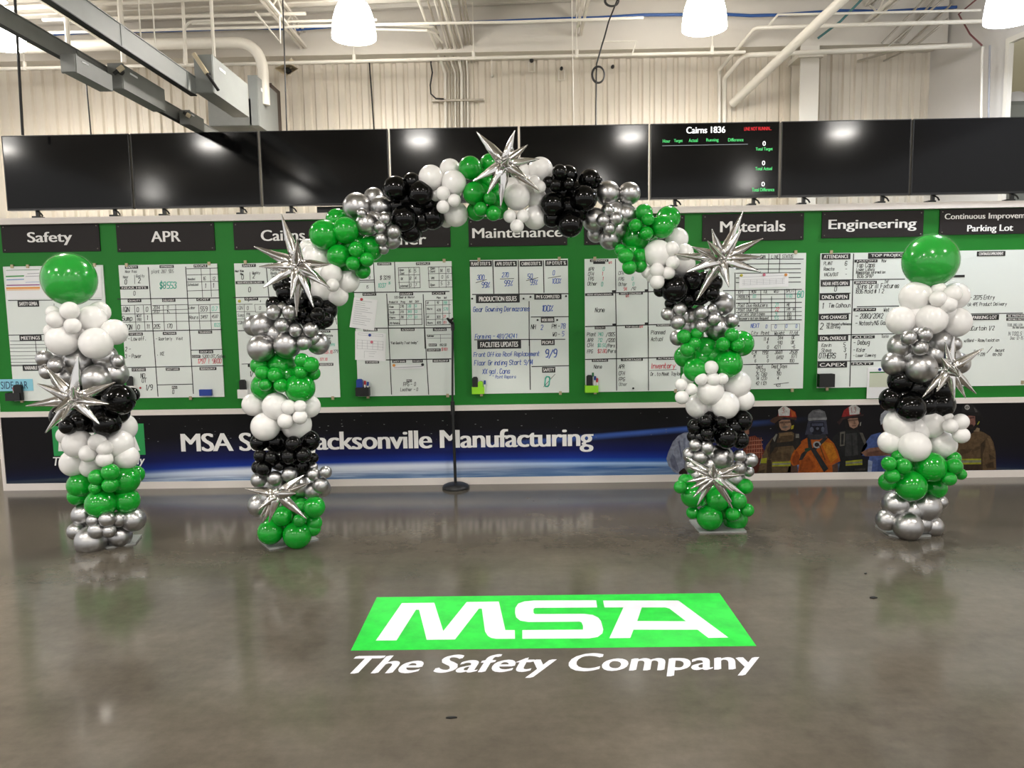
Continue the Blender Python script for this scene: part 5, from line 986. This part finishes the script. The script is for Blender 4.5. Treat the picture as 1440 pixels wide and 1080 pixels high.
# ------------------------------------------------------------------ microphone stand
ym = -.14
b = fl(641, 686.5); top = at(634.5, 452, ym)
t = thing('microphone_stand', 'black round-based microphone stand without a microphone', 'microphone stand', (b.x, ym, 0))
mb = MB(); mb.lathe([(0, 0), (.122, 0), (.124, .012), (.115, .028), (.085, .042), (.03, .05), (0, .05)], (b.x, ym, 0), m_mic, 40); mb.build('base', t, 'auto')
zc = at(637, 575, ym).z
mb = MB(); mb.tube([(b.x-.002, ym, .045), (b.x-.01, ym, zc)], .0135, m_mic, 12); mb.build('lower_tube', t, 'auto')
mb = MB(); mb.tube([(b.x-.01, ym, zc-.05), (b.x-.012, ym, zc+.07)], .019, m_mic, 12); mb.build('height_clutch', t, 'auto')
mb = MB(); mb.tube([(b.x-.012, ym, zc+.05), (top.x+.012, ym, top.z-.02)], .0095, m_mic, 12); mb.build('upper_tube', t, 'auto')
mb = MB(); mb.tube([(top.x+.012, ym, top.z-.08), (top.x+.012, ym, top.z-.01)], .016, m_mic, 10); mb.tube([(top.x+.012, ym, top.z-.02), (top.x-.012, ym-.03, top.z+.012)], .016, m_mic, 10)
mb.tube([(top.x-.012, ym-.03, top.z+.0), (top.x-.03, ym-.045, top.z+.03)], .010, m_mic, 8); mb.tube([(top.x-.002, ym-.03, top.z+.0), (top.x+.02, ym-.045, top.z+.028)], .010, m_mic, 8); mb.build('microphone_clip', t, 'auto')

# ------------------------------------------------------------------ pipes, ducts and cables overhead
def run(name, label, cat, pts, r, m, group=None, n=8):
    """pts: (px, py, Y) measured points along the run"""
    P = [at(*p) for p in pts]
    mb = MB(); mb.tube(P, r, m, n); o = mb.build(name, smooth='auto'); return tag(o, label, cat, group)
def bend(a, c, b, n=7):
    """quadratic bend between measured points a, b with corner c"""
    out = []
    for i in range(n+1):
        t_ = i/n; out.append(tuple((1-t_)**2*a[k]+2*t_*(1-t_)*c[k]+t_*t_*b[k] for k in range(3)))
    return out
PB = Crop(0, 0, 1)
# sprinkler mains with drop heads
YS = 1.0
t = thing('sprinkler_pipe', 'long thin white sprinkler pipe across the top of the siding', 'pipe', at(540, 85, YS))
mb = MB(); mb.tube([at(-60, 98, YS), at(360, 89.5, YS), at(720, 80.5, YS), at(1048, 73.4, YS)], .017, m_pipe, 10); mb.build('main', t, 'auto')
for px, py in ((35, 96), (302, 90.5), (498, 86), (666, 81.5), (811, 78.5), (1001.5, 74)):
    p = at(px, py, YS); z1 = zdeck(p.x)-.02
    mb = MB(); mb.tube([p, (p.x, YS, z1)], .006, m_pipe, 6); mb.tube([(p.x, YS, p.z-.02), (p.x, YS, p.z+.06)], .018, m_pipe, 8); mb.build('pipe_hanger', t)
run('white_conduit', 'stout white conduit bending down the siding beside the steel column', 'pipe', [(1366, 63.7, .74), (1200, 71, .95), (1062, 77, 1.02)]+bend((1056, 77, 1.05), (1048, 77.5, 1.08), (1042, 83, 1.12))+[(1019, 110, 1.42), (1018.5, 118, 1.46), (1018.5, 185, 1.46)], .024, m_pipe, n=10)
run('white_conduit', 'white conduit with an elbow that drops to the television with the data table', 'pipe', [(1400, 29.5, .45), (1200, 35, .8), (1068, 39, .95)]+bend((1064, 39.5, .97), (1060, 40, 1.0), (1056, 46, 1.04))+[(1012, 98, 1.40), (1011.5, 105, 1.46), (1011.5, 185, 1.46)], .019, m_pipe, n=10)
run('white_conduit', 'thin white conduit angling down near the blue hose', 'pipe', [(1380, 14.3, .58), (1200, 18.5, .9), (1094, 20.5, .9), (1081, 36, 1.0)], .012, m_pipe)
run('brace_pipe', 'thick cream diagonal pipe sloping down to the siding', 'pipe', [(1215, -28, .05), (1160, 22, .42), (1030, 146, 1.45)], .045, m_pipe, n=14)
run('white_conduit', 'thin white conduit with a square hook by the coiled cable', 'pipe', [(845, 58, .9), (895, 58, .9), (889, 76, .93)], .008, m_pipe)
# thick bent pipe over the bus boxes
run('bent_pipe', 'big white bent pipe sweeping down into the grey bus box', 'pipe', [(30, 68, .75), (150, 63, .75), (325, 60, .75)]+bend((335, 60, .75), (366, 62, .75), (370, 100, .75), 10)+[(372, 148, .75)], .052, m_pipe, n=16)
# horizontal ceiling conduits
for i, (pts, r, lab) in enumerate((([(-40, 49, .6), (300, 40, .6), (600, 33, .6), (720, 31, .6), (905, 25, .6)], .014, 'thin white conduit passing behind the nearer bell lamps'),
        ([(60, 28, .5), (180, 25, .5), (300, 22, .5), (430, 19, .5)], .016, 'white conduit under the roof deck over the bus ducts'),
        ([(270, 33, .55), (420, 30, .55), (530, 27.5, .55)], .012, 'slim white conduit ending behind the bell lamp'),
        ([(528, 34, .7), (590, 36.5, .7), (608, 38, .75), (616, 46, .9)], .013, 'white conduit curving from the bell lamp into the conduit bundle'),
        ([(528, 41, .72), (600, 43, .72), (612, 47, .8), (622, 60, .95)], .011, 'lower white conduit curving into the conduit bundle'))):
    run('ceiling_conduit', lab, 'pipe', pts, r, m_pipe)
run('blue_hose', 'long sagging blue hose strung along the eave beam', 'hose', [(60, 49, 1.12), (130, 45, 1.12), (240, 43, 1.12), (360, 39, 1.12), (420, 41, 1.12), (480, 36, 1.12), (620, 33, 1.12), (700, 30, 1.12), (770, 27, 1.12), (840, 25, 1.12), (905, 21, 1.12), (1020, 20, 1.12), (1055, 22, 1.12), (1095, 21, 1.12), (1180, 15, 1.12), (1250, 16, 1.12), (1345, 10, 1.12)], .016, m_bluetape)
run('teal_hose', 'teal hose slanting down to the eave beam beside the steel column', 'hose', [(1215, -4, 1.0), (1182, 30, 1.06), (1150, 54, 1.15)], .012, m_tealhose)
run('red_hose', 'dark red cable slanting down to the side wall', 'cable', [(1378, -5, .5), (1348, 20, .76), (1364, 48, .68), (1381, 64, .60)], .008, mat('dark_red_cable', rgb(110, 60, 60), .5))
for j, (a, b_) in enumerate((((1305, -6, 1.0), (1240, 61, 1.12)), ((1318, -6, 1.06), (1264, 60, 1.17)), ((1330, -4, 1.0), (1247, 67, 1.2)), ((1338, 6, 1.10), (1266, 73, 1.21)))):
    run('grey_conduit', 'grey conduit in the slanting bundle before the side wall', 'pipe', [a, b_], .011, m_conduit, 'slanting grey conduits')
run('grey_conduit', 'grey conduit looping down below the slanting bundle', 'pipe', [(1334, 26, .93), (1290, 62, 1.05), (1206, 86, 1.46)], .012, m_conduit)
run('grey_conduit', 'short grey conduit stub ending on the siding', 'pipe', [(1300, 57, 1.26), (1268, 74, 1.36), (1242, 86, 1.46)], .009, m_conduit)
run('wall_conduit', 'white vertical conduit on the side wall', 'pipe', [(1382, 66, .62), (1381, 80, .62), (1379.5, 175, .62)], .012, m_pipe)
run('wall_conduit', 'dark blue cable run down the side wall', 'cable', [(1392, 64, .55), (1391.5, 80, .55), (1390, 175, .55)], .009, mat('slate_cable', rgb(150, 150, 155), .5))
# conduit bundle
xs_b = [626, 635, 640, 644, 649, 653.5, 657.5]; xt = [588, 601, 611, 616, 621, 626, 632]; xk = [621, 628.5, 635, 640, 646, 651, 656]
for i in range(7):
    r = .016 if i in (0, 4) else .010
    run('bundle_conduit', 'pale conduit in the bundle dropping to the televisions behind the arch', 'pipe', [(xt[i]-14, -30, .25), (xt[i], 0, .5), (xt[i]+(xk[i]-xt[i])*.75, 66, 1.2), (xk[i], 90-i, 1.42), (xs_b[i], 103, 1.47), (xs_b[i]+.6, 190, 1.47)], r, m_pipe if i % 2 == 0 else m_conduit, 'conduit bundle')
for i, (a, b_) in enumerate(((648, 662), (653, 667), (657, 671))):
    run('roof_conduit', 'pale conduit slanting from the roof into the bundle', 'pipe', [(a-6, -20, .35), (a, 20, .8), (b_-6, 70, 1.3), (b_-4, 88, 1.45)], .009, m_conduit, 'slanting conduits over the bundle')
a, b_ = at(607, 141, 1.44), at(680, 140, 1.44); mb = MB(); mb.box(a.x, b_.x, 1.44, 1.47, a.z-.012, a.z+.008, m_conduit)
tag(mb.build('strut_channel'), 'grey strut channel across the conduit bundle', 'bracket')
run('black_cable', 'black cable drooping to the strut channel', 'cable', [(606, 72, 1.43), (606, 90, 1.43), (608, 102, 1.43), (605, 120, 1.43), (606, 132, 1.43), (613, 138.5, 1.43), (624, 139, 1.42)], .008, m_cable)
# bus ducts running toward the viewer
def duct(name, label, x, z, y0, y1, w, h, m, lip):
    t = thing(name, label, 'bus duct', (x, (y0+y1)/2, z))
    mb = MB(); mb.box(x-w/2, x+w/2, y0, y1, z-h/2, z+h/2, m)
    mb.box(x-w/2-.008, x+w/2+.008, y0, y1, z-h/2-.006, z-h/2, lip); mb.box(x-w/2-.006, x+w/2+.006, y0, y1, z+h/2, z+h/2+.006, m); mb.build('housing', t)
    y = y0+.5
    while y < y1:
        mb = MB(); mb.box(x-w/2-.004, x+w/2+.004, y, y+.05, z-h/2-.004, z+h/2+.004, m); mb.build('joint_cover', t); y += .95
    return t
pD = at(297, 188.5, .3); xD, zD = pD.x, pD.z
dA = duct('bus_duct', 'dark grey bus duct with small tap boxes, lower of the two', xD, zD, -4.2, 1.44, .016, .10, m_busdark, m_cable)
pU = at(268, 119, -.75); xU, zU = pU.x, pU.z
dB = duct('bus_duct', 'pale grey bus duct leading to the big switch box, upper of the two', xU, zU, -4.2, -.70, .035, .135, m_buslight, m_cable)
def xz_at(px, py, Y): p = at(px, py, Y); return p.x, p.z
def tap(label, px0, py0, px1, py1, Y0, L, m, handle=None, cat='switch box', name='tap_box'):
    x0, z1 = xz_at(px0, py0, Y0); x1, z0 = xz_at(px1, py1, Y0)
    t = thing(name, label, cat, ((x0+x1)/2, Y0, z0))
    mb = MB(); mb.box(x0, x1, Y0, Y0+L, z0, z1, m); mb.box(x0-.004, x1+.004, Y0+.01, Y0+.025, z0-.004, z1+.004, m); mb.build('enclosure', t)
    mb = MB(); mb.box(x1, x1+.004, Y0+L*.18, Y0+L*.34, z1-(z1-z0)*.25, z1-(z1-z0)*.18, m_paper); mb.build('rating_plate', t)
    if handle:
        mb = MB()
        hx0, hz0 = xz_at(*handle[0], Y0-.03); hx1, hz1 = xz_at(*handle[1], Y0-.05)
        mb.tube([((hx0+hx1)/2, Y0, (hz0+hz1)/2), ((hx0+hx1)/2, Y0-.04, (hz0+hz1)/2)], .02, m_cable, 8)
        mb.tube([(hx0, Y0-.035, hz0), ((hx0*.45+hx1*.55), Y0-.045, hz0*.45+hz1*.55)], .018, m_hornbeige, 8); mb.tube([((hx0*.45+hx1*.55), Y0-.045, hz0*.45+hz1*.55), (hx1, Y0-.05, hz1)], .012, m_cable, 8); mb.build('switch_handle', t)
    return t
tap('dark tap box with a brass handle part way along the lower bus duct', 150.5, 89, 172.5, 123.5, -1.5, .62, m_busdark, ((174, 94), (160, 104)))
tap('small dark tap box far along the lower bus duct', 252, 155, 266, 174, -.42, .3, m_busdark, ((268, 164), (258, 158)))
tap('flat dark tap box hung under the lower bus duct', 84, 76, 106, 100.5, -2.05, .42, m_busdark)
tap('big grey switch box with a long handle at the end of the upper bus duct', 272, 77, 300, 129.5, -.70, .78, m_buslight, ((273, 76), (307, 127)))
tap('pale grey junction box below the bent pipe', 348, 106, 364, 176, .55, .6, m_buslight)
tap('low grey box under the junction box beside the televisions', 292, 140, 354, 176, .55, .5, m_busdark)
tap('dark brown box behind the bent pipe', 374, 117, 384, 188, 1.1, .3, m_brown)
# hangers and drop rods
for i, (px, y1, Y, lab) in enumerate(((96, 64, .2, 'white drop rod to the lower bus duct near the outer bell lamp'), (174, 88, .2, 'white drop rod in front of the small beige speaker of the lower duct'), (218, 62, -.4, 'thin drop rod to the upper bus duct'), (198, 54, -.4, 'thin drop rod beside the pale duct joint'), (262, 92, .4, 'white conduit drop bending over the big switch box'), (301, 80, .0, 'white pipe dropping into the big switch box'))):
    r = (.022, .024, .006, .006, .016, .016)[i]
    x, z = xz_at(px, y1, Y)
    mb = MB(); mb.tube([(x, Y, z), (x, Y, zdeck(x)-.01)], r, m_pipe, 8); o = mb.build('drop_rod', smooth='auto'); tag(o, lab, 'rod')
for px0, px1, Y, m, r, lab, ytop in ((20, 32, -.26, m_cable, .011, 'black cable dropping to the first television past the bell lamp', -20), (121, 128, .05, m_cable, .006, 'thin black cable from the flat tap box down to a television', 114), (397, 403.5, .05, m_cable, .006, 'thin black cable dropping beside the beige horn speaker', -20), (519, 526.5, 1.485, m_cable, .008, 'thin black cable on the siding under the bell lamp', 82), (804, 807, .3, m_pipe, .004, 'thin white wire hanging near the coiled cable', -10)):
    run('drop_cable', lab, 'cable', [(px0, ytop, Y), ((px0+px1)/2, (ytop+187)/2, Y), (px1, 190, Y)], r, m, n=6)
# coiled cable over the televisions
t = thing('coiled_cable', 'black cable with a hanging coil above the television beside the arch crown', 'cable', at(839, 105, .6))
mb = MB(); mb.tube([at(868, 0, .3), at(856, 30, .45), at(850, 52, .55), at(846, 65, .58), at(839, 90, .6), at(838.5, 110, .6), at(838, 185, .1)], .008, m_cable, 6); mb.build('cable_run', t, 'auto')
for (cx_, cy_, rx_, ry_, Y) in ((841, 105, 9, 12, .6), (860, 1, 10, 8, .35)):
    mb = MB(); pts = []
    for k in range(73):
        a = 2*math.pi*k/24; rr_ = 1-.03*(k/24)
        pts.append(at(cx_+rx_*rr_*math.cos(a)+k*.01, cy_+ry_*rr_*math.sin(a), Y-.0015*k/4))
    mb.tube(pts, .008, m_cable, 6); mb.build('coil', t, 'auto')
# horn speaker, cameras
p = at(405, 98, 1.2)
t = thing('horn_speaker', 'small beige square horn speaker hung before the siding', 'speaker', p)
k = mpp(p); mb = MB()
fr = [(0, -17), (18, -2), (3, 11), (-16, -3)]
fr = [(-17, 0), (2, -7), (17, 1), (-1, 11)]
P = [Vector((p.x+a*k, p.y-.05, p.z-b_*k)) for a, b_ in fr]; q = [Vector((p.x+a*k*.25, p.y+.1, p.z-b_*k*.25+.03)) for a, b_ in fr]
mb.add(P+q, [(0, 1, 5, 4), (1, 2, 6, 5), (2, 3, 7, 6), (3, 0, 4, 7), (4, 5, 6, 7)], m_hornbeige); mb.build('horn', t)
mb = MB(); mb.lathe([(0, -.02), (.03, 0), (.03, .05), (0, .06)], (p.x, p.y-.02, p.z-.01), m_cable, 12, 'y'); mb.build('driver', t, True)
mb = MB(); mb.tube([(p.x+.01, p.y+.08, p.z+.03), (p.x+.015, p.y+.08, p.z+.12)], .028, m_hornbeige, 8); mb.tube([(p.x+.015, p.y+.08, p.z+.1), (p.x+.015, p.y+.1, zdeck(p.x))], .008, m_pipe, 6); mb.build('bracket', t)
for (px, py, lab, r) in ((747.5, 85, 'small dark camera on a looped bracket above the arch crown', .022), (789.5, 96.5, 'small round black sensor on the siding near the looped bracket', .018), (861.5, 94, 'small round black sensor on the siding past the coiled cable', .018), (692, 107, 'tiny pale sensor hanging from the sprinkler pipe', .016)):
    p = at(px, py, 1.49); mb = MB(); mb.lathe([(0, -.05), (r*.7, -.045), (r, -.02), (r, .0)], (p.x, 1.5, p.z), m_cable if 'pale' not in lab else m_pipe, 14, 'y')
    if 'looped' in lab: 
        mb.tube([(p.x-.03, 1.48, p.z-.02), (p.x-.03, 1.48, p.z-.12), (p.x+.03, 1.48, p.z-.12), (p.x+.03, 1.48, p.z-.02)], .006, m_pipe, 6)
    if 'hanging' in lab: mb.tube([(p.x, 1.45, p.z), (p.x, 1.45, p.z+.28)], .006, m_pipe, 6)
    o = mb.build('wall_sensor', smooth='auto'); tag(o, lab, 'sensor')
# white angled rod and tube lamp pieces over the bus ducts
run('white_rod', 'short white diagonal rod hanging above the bent pipe', 'rod', [(359, 17, .3), (394.5, 60, .3), (393, 22, .3)], .012, m_pipe)
run('white_box_conduit', 'thin white bent conduit rising over the big switch box', 'pipe', [(259.5, 92, .0)]+bend((259.5, 42, .0), (261, 32, .0), (272, 30, .0))+[(298, 29, .0)], .012, m_pipe)
# room beyond the opening
t = thing('file_cabinet', 'grey cabinet seen through the high opening', 'cabinet', (5.6, .8, 0))
x0, z1 = xz_at(1412, 142.5, .9)
mb = MB(); mb.box(x0, x0+.9, .9, 1.45, 0, z1, mat('cabinet_grey', rgb(120, 122, 116), .4)); mb.build('carcass', t)
mb = MB(); mb.box(x0+.06, x0+.84, .885, .9, z1-.5, z1-.04, mat('cabinet_front', rgb(136, 138, 131), .4)); mb.build('door', t)
c = at(1427, 142.5, 1.15); mb = MB(); mb.lathe([(.16, z1), (.155, z1+.012), (.118, z1+.02), (.115, z1+.06), (.10, z1+.11), (.06, z1+.145), (0, z1+.155)], (c.x, 1.15, 0), m_white, 24); o = mb.build('hard_hat', smooth='auto'); tag(o, 'white hard hat resting on the grey cabinet beyond the opening', 'hard hat')

# small chips lying on the floor
for px, py, w_, d_, lab in ((1228, 841, .022, .012, 'small dark chip on the open concrete past the projected mark'), (635, 1010, .022, .006, 'dark sliver on the concrete well in front of the word Safety of the projected mark'), (1217, 807, .008, .006, 'tiny dark crumb on the concrete between the mark and the end column')):
    p = fl(px, py); mb = MB(); mb.prism([(p.x-w_, p.y-d_*.4, 0), (p.x-w_*.2, p.y-d_, 0), (p.x+w_, p.y-d_*.2, 0), (p.x+w_*.5, p.y+d_, 0), (p.x-w_*.6, p.y+d_*.7, 0)], (0, 0, .006), m_rubber)
    tag(mb.build('floor_chip'), lab, 'debris')

# added bars standing in for the deck's white bars and dark gaps
for i, (y, dz, r, lab) in enumerate(((.30, .16, .018, 'added white stripe bar close under the roof deck nearest the eave beam'), (-.05, .12, .022, 'added white stripe bar under the roof deck passing over the switch box'), (-.75, .10, .02, 'added white stripe bar under the roof deck over the tap boxes'))):
    mb = MB(); mb.tube([(-7.5, y, zdeck(-7.5)-dz), (-1.9+.9*i, y, zdeck(-1.9+.9*i)-dz)], r, m_pipe, 10); tag(mb.build('deck_stripe_bar', smooth='auto'), lab, 'pipe')
